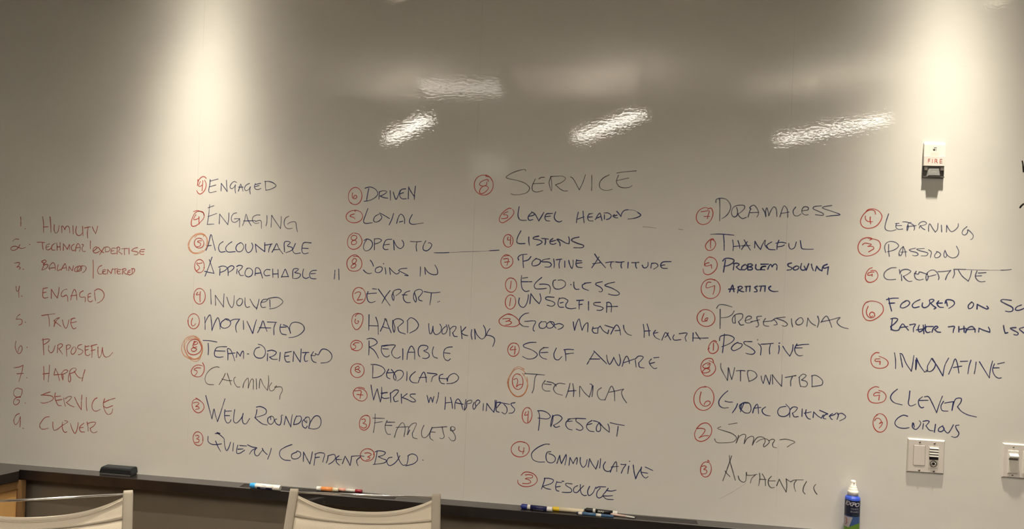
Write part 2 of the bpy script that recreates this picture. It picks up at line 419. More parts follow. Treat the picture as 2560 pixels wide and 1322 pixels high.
link('jack_hole', lathe(new(), [(.0045, .0005), (.0045, .0024), (.001, .0012)], M, 16), M_DARK, ins)
for dx in (-.0062, .0062):
    link('contact', lathe(new(), [(.0018, .001), (.0018, .0028), (.0005, .0034)], axis_mtx(kp + Vector((dx, 0, 0)), (0, -1, 0)), 12), M_CHROME, ins)
for u, v in ((.32, .09), (.715, .10), (.33, .925), (.72, .925)): screw(t, (fx(u), -pd, fz(v)))

# dimmer plate, cut by the right edge of the picture
tl = on_wall(2506, 1106.5); bl = on_wall(2504.5, 1192)
xa, zb, za = tl.x, tl.z, bl.z
xb = xa + .164; W = xb - xa; Hh = zb - za
t = thing('light_switch', ((xa + xb) / 2, 0, (za + zb) / 2), 'white dimmer switch plate to the right of the intercom plate', 'light switch')
link('plate', plate(new(), xa, xb, za, zb, pd), M_PLATE, t)
for k in range(3):
    cx = xa + .0315 + k * .0460
    sw = link('dimmer', plate(new(), cx - .0165, cx + .0165, fz(.86), fz(.19), .0085, .0012), M_WHITE, t)
    link('recess', box(new(), (cx - .0135, -.0092, fz(.83)), (cx + .0135, -.0086, fz(.38)), 0), M_PLATE2, sw)
    bm = prism(new(), [Vector((0, -.0085, fz(.275))), Vector((0, -.016, fz(.345))), Vector((0, -.0155, fz(.385))), Vector((0, -.0085, fz(.43)))], (cx - .0138, 0, 0), (cx + .0138, 0, 0))
    link('slider', bm, M_WHITE, sw)
    link('slot_shadow', box(new(), (cx - .0139, -.0096, fz(.47)), (cx + .0139, -.0088, fz(.425)), 0), M_SCREW, sw)
    for v in (.095, .915): screw(t, (cx, -pd, fz(v)), .0026)

# fire strobe
a = on_wall(2308.5, 358); b = on_wall(2303.8, 443.5); c = on_wall(2361, 392)
xa, zb, za, xb = (a.x + b.x) / 2 + .001, a.z, b.z, c.x - .001
W = xb - xa; Hh = zb - za
t = thing('fire_strobe', ((xa + xb) / 2, 0, (za + zb) / 2), 'white fire alarm strobe with red FIRE lettering high on the wall', 'fire alarm')
FD = .009
# the housing tapers: horn cover on top, lettered band, strobe window below
hz = fz(.395); sz = fz(.665)
link('horn_cover', prism(new(), [Vector((0, 0, zb)), Vector((0, -FD * .55, zb)), Vector((0, -FD, zb - .006)), Vector((0, -FD, hz)), Vector((0, 0, hz))], (xa, 0, 0), (xb, 0, 0)), M_WHITE, t)
band = link('letter_band', prism(new(), [Vector((0, 0, hz - .0006)), Vector((0, -FD - .0015, hz - .0006)), Vector((0, -FD - .0015, sz)), Vector((0, 0, sz))], (xa, 0, 0), (xb, 0, 0)), M_PLATE, t)
M_REDLET = mat('red_lettering', (.48, .07, .045), .5)
link('lettering', text_bm('FIRE', .0205, FACE(((xa + xb) / 2 + .001, -FD - .0017, (hz + sz) / 2)), .0001, 0, -.0002, 1.32), M_REDLET, band)['label'] = 'red word FIRE'
bm = new()
for k in range(13):
    x = xa + W * (.32 + .36 * k / 12)
    box(bm, (x - .0004, -FD - .0003, hz + .002), (x + .0004, -FD + .0002, hz + .014))
link('grille', bm, M_PLATE2, t)
bm = new(); gx, gz = xa + W * .47, fz(.185)
for ang in (90, 162, 234, 306, 18):
    r = math.radians(ang); tube(bm, [(gx, -FD - .0002, gz), (gx + .0042 * math.cos(r), -FD - .0002, gz + .0042 * math.sin(r))], .0006, 6)
tube(bm, [(gx + .0065, -FD - .0002, gz + .003), (gx + .0065, -FD - .0002, gz - .0045)], .0006, 6)
tube(bm, [(gx - .001, -FD - .0002, gz + .0062), (gx + .0075, -FD - .0002, gz + .0062)], .0004, 6)
link('symbol', bm, M_DARK, t)
M_STROBE = mat('strobe_housing', (.075, .07, .062), .4)
tray = link('strobe_tray', prism(new(), [Vector((0, 0, sz - .0004)), Vector((0, -FD * .45, sz - .0004)), Vector((0, -FD * .45, za + .004)), Vector((0, -FD, za + .003)), Vector((0, -FD, za)), Vector((0, 0, za))], (xa, 0, 0), (xb, 0, 0)), M_STROBE, t)
for u in (.04, .80):
    link('corner_block', box(new(), (fx(u), -FD, fz(.80)), (fx(u + .16), -FD * .4, fz(.68)), .0008, 1), M_SCREW, tray)
bm = new()
lz0, lz1 = fz(.975), fz(.735)
lx0, lx1 = fx(.16), fx(.84)
vb = [bm.verts.new(p) for p in ((lx0, -.004, lz0), (lx1, -.004, lz0), (lx1 - .004, -.004, lz1), (lx0 + .004, -.004, lz1))]
vf = [bm.verts.new(p) for p in ((lx0 + .006, -.0155, lz0 + .004), (lx1 - .006, -.0155, lz0 + .004), (lx1 - .011, -.0145, lz1 - .003), (lx0 + .011, -.0145, lz1 - .003))]
bm.faces.new(vf); bm.faces.new(list(reversed(vb)))
for k in range(4): bm.faces.new((vb[k], vb[(k + 1) % 4], vf[(k + 1) % 4], vf[k]))
bmesh.ops.recalc_face_normals(bm, faces=bm.faces)
M_CLEAR = mat('clear_lens', (.9, .9, .88), .08); M_CLEAR.node_tree.nodes['Principled BSDF'].inputs['Transmission Weight'].default_value = .75
link('strobe_lens', bm, M_CLEAR, t)
link('flash_tube', tube(new(), [(lx0 + .012, -.009, (lz0 + lz1) / 2), ((lx0 + lx1) / 2, -.0095, (lz0 + lz1) / 2 + .003), (lx1 - .012, -.009, (lz0 + lz1) / 2)], .0022, 10), M_CHROME, t)

# ---------------------------------------------------------------- things on the ledge
def section(bm, p, d, t0, t1, r0, r1, rnd0=0.0, rnd1=0.0, seg=20):
    prof = []
    if rnd0: prof += [(max(r0 - rnd0, .0004), t0), (r0 - rnd0 * .3, t0 + rnd0 * .3), (r0, t0 + rnd0)]
    else: prof += [(r0, t0)]
    if rnd1: prof += [(r1, t1 - rnd1), (r1 - rnd1 * .3, t1 - rnd1 * .3), (max(r1 - rnd1, .0004), t1)]
    else: prof += [(r1, t1)]
    return lathe(bm, prof, axis_mtx(p, d), seg)
def wrap_on(bm, p, d, r, ang0=-.5, lift=.0002):
    """wrap flat lettering (x along, y across) round a lying barrel"""
    d = Vector(d).normalized(); front = (Vector((0, -1, 0)) - d * d.dot(Vector((0, -1, 0)))).normalized(); upv = front.cross(d) * -1
    if upv.z < 0: upv = -upv
    for v in bm.verts:
        th = v.co.y / r + ang0
        v.co = Vector(p) + d * v.co.x + (front * math.cos(th) + upv * math.sin(th)) * (r + lift + v.co.z)
    return bm
def marker(pa, pb, r, label, parts, group='markers on the ledge', name='marker', text=None, support=LEDGE_Z):
    """pa, pb: picture positions of both ends, solved onto the ledge top; parts: (name, f0, f1, rscale0, rscale1, material, rnd0, rnd1)"""
    z = support + r
    a, b = on_level(*pa, z), on_level(*pb, z)
    for v in (a, b): v.y = min(v.y, -r - .0012)
    d = (b - a); Ln = d.length; d.normalize()
    t = thing(name, (a + b) / 2, label, 'marker', group)
    for nm, f0, f1, s0, s1, m, q0, q1 in parts:
        o = link(nm, section(new(), a, d, f0 * Ln, f1 * Ln, r * s0, r * s1, q0, q1), m, t)
    if text:
        s, f, size, m, ang = text
        bm = text_bm(s, size, Matrix(), .00005, .25, .00015)
        link('lettering', wrap_on(bm, a + d * Ln * f, d, r * 1.015, ang), m, t)
    return t, a, d, Ln
M_CYAN = mat('cyan_cap', (.04, .33, .72), .3, spec=.6)
M_NAVY = mat('navy_label', (.012, .016, .085), .4)
M_BLUECAP = mat('royal_blue_cap', (.012, .025, .22), .35)
M_LAV = mat('lavender_band', (.50, .48, .66), .4)
M_ORANGE = mat('orange_barrel', (.80, .30, .09), .35)
M_REDCAP = mat('dark_red_cap', (.30, .015, .03), .3)
M_PINK = mat('pink_label', (.78, .40, .32), .4)
M_YEL = mat('yellow_cap', (.74, .52, .02), .35)
M_CREAM = mat('cream_barrel', (.76, .68, .50), .4)
M_BLACK = mat('black_barrel', (.012, .012, .013), .35)
M_SKY = mat('slate_blue_barrel', (.07, .16, .30), .35)
M_SKY2 = mat('deep_blue_barrel', (.035, .095, .21), .35)
M_PALE = mat('pale_pink_sleeve', (.68, .50, .44), .4)

t, a, d, L = marker((625, 1212.5), (701, 1219.8), .0096, 'white marker with a bright cyan cap, lying alone left of the orange marker', [
    ('cap', 0, .20, .92, 1.05, M_CYAN, .0045, .0004), ('barrel', .2005, .80, 1, 1, M_WHITE, 0, 0), ('end_plug', .801, 1, 1.03, 1.03, M_WHITE, .0003, .001),
    ], text=('EXPO', .46, .0082, M_LAV, -.45))
bm = new()
dd = d; LBL0, LBL1 = L * .27, L * .76
rows = []
front = (Vector((0, -1, 0)) - dd * dd.dot(Vector((0, -1, 0)))).normalized(); upv = dd.cross(front)
if upv.z < 0: upv = -upv
for k in range(9):
    th = -1.15 + 1.15 * k / 8
    rows.append([bm.verts.new(a + dd * s + (front * math.cos(th) + upv * math.sin(th)) * (.0096 + .00012)) for s in (LBL0, LBL1)])
for q0, q1 in zip(rows, rows[1:]): bm.faces.new((q0[0], q0[1], q1[1], q1[0]))
link('label_block', bm, M_NAVY, t)['label'] = 'dark navy block with pale lettering'
bm = text_bm('DRY ERASE', .0036, Matrix(), .00004)
link('fine_print', wrap_on(bm, a + dd * L * .5, dd, .0097, .55), M_SCREW, t)

marker((792, 1220.5), (846, 1224.5), .0080, 'orange marker with white end behind the chair bar', [
    ('end_plug', 0, .22, 1, 1.02, M_WHITE, .0012, 0), ('barrel', .2205, .75, 1.02, 1.02, M_ORANGE, 0, 0), ('cap', .7505, 1, .98, .8, M_CREAM, 0, .002)])
marker((838, 1220.5), (906, 1227.5), .0056, 'slim white marker with dark red cap next to the orange marker', [
    ('barrel', 0, .16, .95, .95, M_WHITE, .001, 0), ('label_band', .161, .42, 1, 1, M_PINK, 0, 0), ('neck', .421, .76, .95, .95, M_WHITE, 0, 0), ('cap', .761, 1, 1.15, 1.1, M_REDCAP, .0005, .0025)])
marker((1301.5, 1264.5), (1381, 1273), .0080, 'navy labelled marker with royal blue cap, first of the pens on the right pen rest', [
    ('cap_tip', 0, .035, .5, .62, M_BLUECAP, .001, 0), ('cap', .0355, .215, 1.06, 1.06, M_BLUECAP, .001, .0004), ('ring', .2155, .315, 1, 1, M_WHITE, 0, 0),
    ('label_band', .3155, .83, .99, .99, M_NAVY, 0, 0), ('end_plug', .8305, 1, 1.03, 1.0, M_WHITE, .0004, .001)], text=('low odor dry erase', .57, .0045, M_LAV, -.62))
marker((1382, 1271), (1459, 1277.5), .0072, 'cream highlighter with yellow cap between the navy and black markers', [
    ('cap', 0, .21, 1.04, 1.04, M_YEL, .001, .0003), ('barrel', .2105, 1, .97, .97, M_CREAM, 0, .0015)])
marker((1461, 1273.5), (1543.5, 1282.5), .0070, 'black marker with white ring and white end cap', [
    ('cap_tip', 0, .05, .55, .7, M_BLACK, .001, 0), ('cap', .0505, .26, 1.03, 1.03, M_BLACK, .001, .0004), ('ring', .2605, .34, 1.0, 1.0, M_WHITE, 0, 0),
    ('label_band', .3405, .86, .99, .99, M_BLACK, 0, 0), ('end_plug', .8605, 1, 1.03, 1.02, M_WHITE, .0004, .001)], text=('EXPO', .50, .0085, M_WHITE, .15))
marker((1441, 1281.5), (1534, 1291), .0052, 'slate blue pen with two white bands in front of the black marker', [
    ('tip', 0, .05, .45, .95, M_NAVY, .0006, 0), ('white_band', .0505, .16, 1, 1, M_WHITE, 0, 0), ('barrel', .1605, .53, 1.02, 1.02, M_SKY, 0, 0), ('white_ring', .5305, .67, 1, 1, M_WHITE, 0, 0), ('cap', .6705, 1, 1.05, 1.0, M_SKY2, .0004, .0012)])
marker((1527, 1284.5), (1586.5, 1293.5), .0036, 'thin pale pen with white end, last of the pens on the right pen rest', [
    ('sleeve', 0, .62, 1, 1, M_PALE, .0006, 0), ('end', .6205, 1, 1.0, .75, M_WHITE, 0, .001)])

# eraser
pa, pb = on_level(247.5, 1185, LEDGE_Z), on_level(333, 1191, LEDGE_Z)
xa, xb = pa.x + .004, pb.x - .002
t = thing('whiteboard_eraser', ((xa + xb) / 2, -.028, LEDGE_Z), 'black felt whiteboard eraser on the ledge near the corner', 'eraser')
bm = new()
prof = [(-.0455, LEDGE_Z + .0075), (-.0460, LEDGE_Z + .0265), (-.0445, LEDGE_Z + .0300), (-.040, LEDGE_Z + .0315), (-.012, LEDGE_Z + .0315), (-.006, LEDGE_Z + .0305), (-.003, LEDGE_Z + .026), (-.003, LEDGE_Z + .0075)]
prism(bm, [Vector((0, y, z)) for y, z in prof], (xa, 0, 0), (xb, 0, 0))
bmesh.ops.bevel(bm, geom=list(bm.edges), offset=.0016, segments=2, affect='EDGES')
for v in bm.verts:                                   # ends slope in towards the top
    k = (v.co.z - LEDGE_Z - .0075) / .0255
    v.co.x += (.010 if v.co.x < (xa + xb) / 2 else -.004) * max(0, k) ** 1.5
link('grip', bm, mat('black_felt_grip', (.011, .014, .017), .6, noise=((90, 90, 90), .4), bump=((500, 500, 500), .0006)), t)
link('felt_pad', box(new(), (xa + .003, -.047, LEDGE_Z + .0002), (xb - .003, -.004, LEDGE_Z + .0074), .001, 1), mat('grey_felt', (.06, .055, .055), .95, noise=((300, 80, 80), .7), bump=((600, 200, 200), .0015)), t)

# spray bottle
by = -.0335
bx = on_wall(2131, 1262, by).x
def bz(py): return on_wall(2132, py, by).z
t = thing('spray_bottle', (bx, by, LEDGE_Z), 'blue whiteboard cleaner spray bottle with white nozzle standing on the ledge', 'bottle')
BM_ = Matrix.Translation((bx, by, 0)); R = .0238
zt, zsh, zlab, zmid = bz(1236.5), bz(1243), bz(1247), bz(1286)
M_BLUEB = mat('blue_bottle', (.035, .085, .52), .3, spec=.6)
link('body', lathe(new(), [(.0208, LEDGE_Z + .0003), (R - .0008, LEDGE_Z + .003), (R, LEDGE_Z + .006), (R, zsh), (R - .001, zsh + .002), (R - .005, zsh + .0058), (.0165, zt), (.0165, zt + .002)], BM_, 40), M_BLUEB, t)
noz = link('nozzle', lathe(new(), [(.0172, zt + .0005), (.0168, bz(1228)), (.0158, bz(1225.5)), (.0138, bz(1224.5)), (.0142, bz(1221.5)), (.0122, bz(1219)), (.0112, bz(1218.2)), (.0112, bz(1215.5)), (.0096, bz(1213.5)), (.0084, bz(1213)), (.0084, bz(1203)), (.0078, bz(1201.2)), (.0050, bz(1200))], BM_, 32), M_WHITE, t)
link('orifice', lathe(new(), [(.0016, 0), (.0016, .0006)], axis_mtx((bx, by - .0086, bz(1206)), (0, -1, 0)), 10), M_DARK, noz)
TH0 = math.atan2(-.0 - bx * .55, 2.74)               # label faces a little towards the room's middle
def cyl(s, z, lift=.0003):
    th = s / R + TH0
    return Vector((bx + (R + lift) * math.sin(th), by - (R + lift) * math.cos(th), z))
def patch(name, s0, s1, lo, hi, m, lift, n=28):
    bm = new(); prev = None
    for k in range(n + 1):
        s = s0 + (s1 - s0) * k / n
        l = lo(s) if callable(lo) else lo; h = hi(s) if callable(hi) else hi
        cur = [bm.verts.new(cyl(s, l, lift)), bm.verts.new(cyl(s, h, lift))]
        if prev: bm.faces.new((prev[0], cur[0], cur[1], prev[1])).smooth = True
        prev = cur
    return link(name, bm, m, t)
HALF = R * 1.9
patch('label', -HALF, HALF, zmid, zlab, mat('navy_black_label', (.010, .014, .042), .35, noise=((30, 30, 30), .5)), .0003)
patch('picture', -HALF, HALF, LEDGE_Z + .010, zmid, mat('steel_blue_picture', (.05, .10, .26), .4), .0003)
patch('green_swoosh', -HALF, HALF, LEDGE_Z + .012, lambda s: bz(1308.5) + .008 * math.tanh(s / .014), mat('green_swoosh', (.13, .26, .03), .4), .0005)
patch('white_page', -.036, -.001, lambda s: bz(1314) if s < -.011 else bz(1314) + (s + .011) / .010 * (bz(1288.5) - bz(1314)), bz(1288), mat('pale_page', (.42, .38, .42), .5), .0007)
bm = new()
tube(bm, [cyl(-.022, bz(1291), .001), cyl(-.0185, bz(1298), .001), cyl(-.022, bz(1300), .001), cyl(-.0175, bz(1302), .001), cyl(-.023, bz(1309), .001)], .0010, 8)
link('red_mark', bm, mat('red_print', (.30, .06, .03), .5), t)
def wrap_v(bm, s0, z0, lift):
    for v in bm.verts: v.co = cyl(v.co.x + s0, v.co.y + z0, lift + v.co.z)
    return bm
link('brand_lettering', wrap_v(text_bm('EXPO', .0192, Matrix.Rotation(math.radians(-4), 4, 'Z'), .00005, .28, .0004, .92), -.0040, bz(1256), .0007), mat('silver_lettering', (.55, .52, .58), .4), t)
M_GREYLET = mat('grey_lettering', (.30, .30, .32), .4)
link('lettering', wrap_v(text_bm('WHITE', .0078, Matrix(), .00005, 0, .0001), .0050, bz(1267.5), .0007), M_GREYLET, t)
link('lettering', wrap_v(text_bm('BOARD', .0078, Matrix(), .00005, 0, .0001), .0050, bz(1274.5), .0007), M_GREYLET, t)
link('lettering', wrap_v(text_bm('CARE', .0078, Matrix(), .00005, 0, .0001), .0070, bz(1282), .0007), mat('dim_green_lettering', (.05, .08, .07), .4), t)

# ---------------------------------------------------------------- chairs
def fabric(name, col, stripe, amount):
    m = bpy.data.materials.new(name); m.use_nodes = True
    nt = m.node_tree; L = nt.links; b = nt.nodes['Principled BSDF']; b.inputs['Roughness'].default_value = .75
    b.inputs['Sheen Weight'].default_value = .15
    tc = nt.nodes.new('ShaderNodeTexCoord'); mp = nt.nodes.new('ShaderNodeMapping'); mp.inputs['Rotation'].default_value = (0, math.radians(stripe[1]), 0)
    wv = nt.nodes.new('ShaderNodeTexWave'); wv.inputs['Scale'].default_value = stripe[0]; wv.inputs['Distortion'].default_value = .6; wv.bands_direction = 'Z'
    mx = nt.nodes.new('ShaderNodeMix'); mx.data_type = 'RGBA'; mx.inputs[6].default_value = (*[c * (1 - amount) for c in col], 1); mx.inputs[7].default_value = (*col, 1)
    nz = nt.nodes.new('ShaderNodeTexNoise'); nz.inputs['Scale'].default_value = 500
    bp = nt.nodes.new('ShaderNodeBump'); bp.inputs['Distance'].default_value = .0005; bp.inputs['Strength'].default_value = .6
    L.new(tc.outputs['Object'], mp.inputs[0]); L.new(mp.outputs[0], wv.inputs['Vector']); L.new(wv.outputs['Fac'], mx.inputs[0]); L.new(mx.outputs[2], b.inputs['Base Color'])
    L.new(tc.outputs['Object'], nz.inputs['Vector']); L.new(nz.outputs['Fac'], bp.inputs['Height']); L.new(bp.outputs[0], b.inputs['Normal'])
    return m
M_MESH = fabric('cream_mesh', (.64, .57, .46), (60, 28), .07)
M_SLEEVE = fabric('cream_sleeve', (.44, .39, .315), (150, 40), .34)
M_THREAD = fabric('hem_thread', (.74, .66, .53), (60, 0), .03)
HW, TOPZ = .2285, 1.0
SIDE = [(-.285, 1.0), (-.262, .93), (-.240, .85), (-.222, .76), (-.210, .66), (-.203, .57), (-.188, .505), (-.150, .468), (-.09, .452), (0, .446), (.10, .452), (.18, .462), (.235, .458), (.262, .440)]
def cr_pts(P, n):
    """Catmull-Rom through tuples"""
    out = []
    Q_ = [P[0]] + list(P) + [P[-1]]
    for i in range(1, len(Q_) - 2):
        for k in range(n):
            t_ = k / n
            out.append(tuple(.5 * ((2 * b_) + (c_ - a_) * t_ + (2 * a_ - 5 * b_ + 4 * c_ - d_) * t_ ** 2 + (3 * b_ - a_ - 3 * c_ + d_) * t_ ** 3)
                             for a_, b_, c_, d_ in zip(Q_[i - 1], Q_[i], Q_[i + 1], Q_[i + 2])))
    out.append(tuple(P[-1])); return out
PROF = cr_pts(SIDE, 8)
def prof_y(z):
    for (y0, a_), (y1, b_) in zip(PROF, PROF[1:]):
        if b_ <= z <= a_: return y0 + (y1 - y0) * ((a_ - z) / max(1e-6, a_ - b_))
    return PROF[0][0]
def hw_at(z): return HW + (.010 * max(0, min(1, (1.0 - z) / .2)))
def make_chair(label):
    root = thing('office_chair', (0, 0, 0), label, 'chair', 'white mesh meeting chairs')
    # sling back: scooped top edge, stitched hem, folded seam, then plain rows
    NU, bm = 40, new()
    def top(u): return TOPZ - .010 - .052 * (1 - abs(u) ** 2.3)
    def seam(u): return TOPZ - .078 - .022 * (1 - abs(u) ** 2)
    rows = []
    def row(zf, push):
        r_ = []
        for i in range(NU + 1):
            u = -1 + 2 * i / NU; z = zf(u)
            bow = .020 * (1 - u * u)                 # the sling gives backwards in the middle
            r_.append(bm.verts.new((u * (hw_at(z) + .002), prof_y(z) - bow + push, z)))
        rows.append(r_)
    row(lambda u: top(u), .0005); row(lambda u: top(u) - .001, .0022)
    row(lambda u: top(u) - .012, .0022); row(lambda u: top(u) - .0135, .0004)
    for k in range(1, 5): row(lambda u, k=k: top(u) - .0135 + (seam(u) + .002 - top(u) + .0135) * k / 5, .0004)
    row(lambda u: seam(u) + .0015, .0022); row(seam, -.0030); row(lambda u: seam(u) - .0015, -.0022); row(lambda u: seam(u) - .006, .0012)
    zb_ = .49
    for k in range(1, 13):
        row(lambda u, k=k: seam(u) - .006 + (zb_ - seam(u) + .006) * k / 12, .0006 if k % 3 else -.002)
    for a_, b_ in zip(rows, rows[1:]):
        for i in range(NU): bm.faces.new((a_[i], a_[i + 1], b_[i + 1], b_[i])).smooth = True
    back = link('backrest', bm, M_MESH, root)
    sol = back.modifiers.new('thick', 'SOLIDIFY'); sol.thickness = .0022; sol.offset = -1
    bm = new()
    tube(bm, [(u_ * (hw_at(top(u_)) - .012), prof_y(top(u_) - .0135) - .020 * (1 - u_ * u_) + .0014, top(u_) - .0135) for u_ in [-1 + 2 * i / 40 for i in range(41)]], .0008, 6)
    link('hem_stitch', bm, M_THREAD, back)
    # seat sling
    bm = new(); rows = []
    for y, z in [p for p in PROF if p[1] < .52 and True]:
        if y < -.20: continue
        rows.append([bm.verts.new(((-1 + 2 * i / 16) * .237, y, z - .018 * (1 - (-1 + 2 * i / 16) ** 2))) for i in range(17)])
    for a_, b_ in zip(rows, rows[1:]):
        for i in range(16): bm.faces.new((a_[i], a_[i + 1], b_[i + 1], b_[i])).smooth = True
    st = link('seat', bm, M_MESH, root)
    sol = st.modifiers.new('thick', 'SOLIDIFY'); sol.thickness = .003; sol.offset = -1
    for s in (-1, 1):
        # one continuous side rail inside a mesh sleeve
        bm = new(); rings = []
        for k, (y, z) in enumerate(PROF):
            n0, n1 = PROF[max(k - 1, 0)], PROF[min(k + 1, len(PROF) - 1)]
            tv = Vector((0, n1[0] - n0[0], n1[1] - n0[1])).normalized(); nv = Vector((0, -tv.z, tv.y))
            cx = s * (hw_at(z) + .008); ring = []
            wd, th = (.0150, .0075)
            if k == 0: wd, th = .0135, .0055
            for q in range(16):
                an = 2 * math.pi * q / 16; cxq, syq = math.cos(an), math.sin(an)
                sx = abs(cxq) ** .6 * (1 if cxq >= 0 else -1); sy = abs(syq) ** .6 * (1 if syq >= 0 else -1)
                ring.append(bm.verts.new(Vector((cx + sx * wd, y, z + (.006 if k == 0 else 0))) + nv * sy * th))
            rings.append(ring)
        for a_, b_ in zip(rings, rings[1:]):
            for q in range(16): bm.faces.new((a_[q], a_[(q + 1) % 16], b_[(q + 1) % 16], b_[q])).smooth = True
        bm.faces.new(list(reversed(rings[0]))); bm.faces.new(rings[-1])
        bmesh.ops.recalc_face_normals(bm, faces=bm.faces)
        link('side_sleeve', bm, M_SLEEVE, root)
    link('top_bar', tube(new(), [(-HW + .002, -.283, .994), (HW - .002, -.283, .994)], .0038, 16), M_CHROME, root)['label'] = 'polished chrome bar'
    link('lumbar_bar', tube(new(), [(-HW - .006, -.232, .60), (-.12, -.262, .60), (.12, -.262, .60), (HW + .006, -.232, .60)], .007, 12), M_CHROME, root)
    for y, z in ((-.12, .425), (.17, .435)):
        link('spreader', tube(new(), [(-.238, y, z + .022), (-.20, y, z - .012), (.20, y, z - .012), (.238, y, z + .022)], .008, 12), M_ALU, root)
    link('tilt_housing', box(new(), (-.05, -.13, .385), (.05, .18, .42), .012, 3), M_ALU, root)
    for s in (-1, 1):
        link('armrest', tube(new(), cr_pts([(s * .245, -.222, .66), (s * .262, -.16, .672), (s * .266, -.02, .672), (s * .266, .12, .668), (s * .264, .165, .645), (s * .258, .15, .56), (s * .247, .13, .46)], 6), .009, 12), M_ALU, root)
    link('column', lathe(new(), [(.028, .10), (.028, .25), (.02, .252), (.02, .39)], Matrix(), 24), M_CHROME, root)
    hub = link('base_hub', lathe(new(), [(.04, .075), (.045, .085), (.042, .12), (.03, .135)], Matrix(), 24), M_ALU, root)
    for k in range(5):
        an = math.radians(72 * k + 18); dx, dy = math.cos(an), math.sin(an)
        link('base_arm', tube(new(), [(dx * .03, dy * .03, .105), (dx * .16, dy * .16, .098), (dx * .29, dy * .29, .078), (dx * .31, dy * .31, .074)], [.022, .018, .013, .011], 12), M_ALU, root)
        c0 = Vector((dx * .30, dy * .30, .030)); ax = Vector((-dy, dx, 0))
        cs = link('caster', lathe(lathe(new(), [(.010, -.020), (.028, -.019), (.030, -.012), (.028, -.005), (.010, -.004)], axis_mtx(c0, ax), 20), [(.010, .004), (.028, .005), (.030, .012), (.028, .019), (.010, .020)], axis_mtx(c0, ax), 20), M_BLACK, root)
        link('caster_stem', tube(new(), [c0 + Vector((0, 0, .0)), c0 + Vector((0, 0, .046))], .006, 8), M_CHROME, cs)
    return root
def copy_tree(o, parent=None):
    c = o.copy(); COL.objects.link(c)
    if parent is not None: c.parent = parent; c.matrix_parent_inverse = o.matrix_parent_inverse.copy()
    for ch in [x for x in bpy.data.objects if x.parent is o and x is not c]: copy_tree(ch, c)
    return c
def place(root, pl, pr=None, rot=None):
    """stand a chair so that the tops of its rails meet the picture at pl (its left as seen) and pr"""
    half = HW + .008
    if pr is not None:
        L_, R_ = on_level(*pl, TOPZ), on_level(*pr, TOPZ)
        rot = math.atan2(R_.y - L_.y, R_.x - L_.x); mid = (L_ + R_) / 2
    else:
        R_ = on_level(*pl, TOPZ); mid = R_ - Vector((math.cos(rot), math.sin(rot), 0)) * half
    a_ = rot + math.pi                               # local +y (the sitter's front) looks into the room
    off = Matrix.Rotation(a_, 3, 'Z') @ Vector((0, -.285, 0))
    root.rotation_euler = (0, 0, a_); root.location = (mid.x - off.x, mid.y - off.y, 0)
ch = make_chair('cream mesh chair with chrome top bar, standing below QUIETLY CONFIDENT and BOLD')
ch2 = copy_tree(ch); ch2['label'] = 'cream mesh chair by the maple cabinet, turned, chrome bar cut by the left edge'
place(ch, (732, 1225.5), (1095, 1238.5))
place(ch2, (320.5, 1230), rot=math.radians(27))

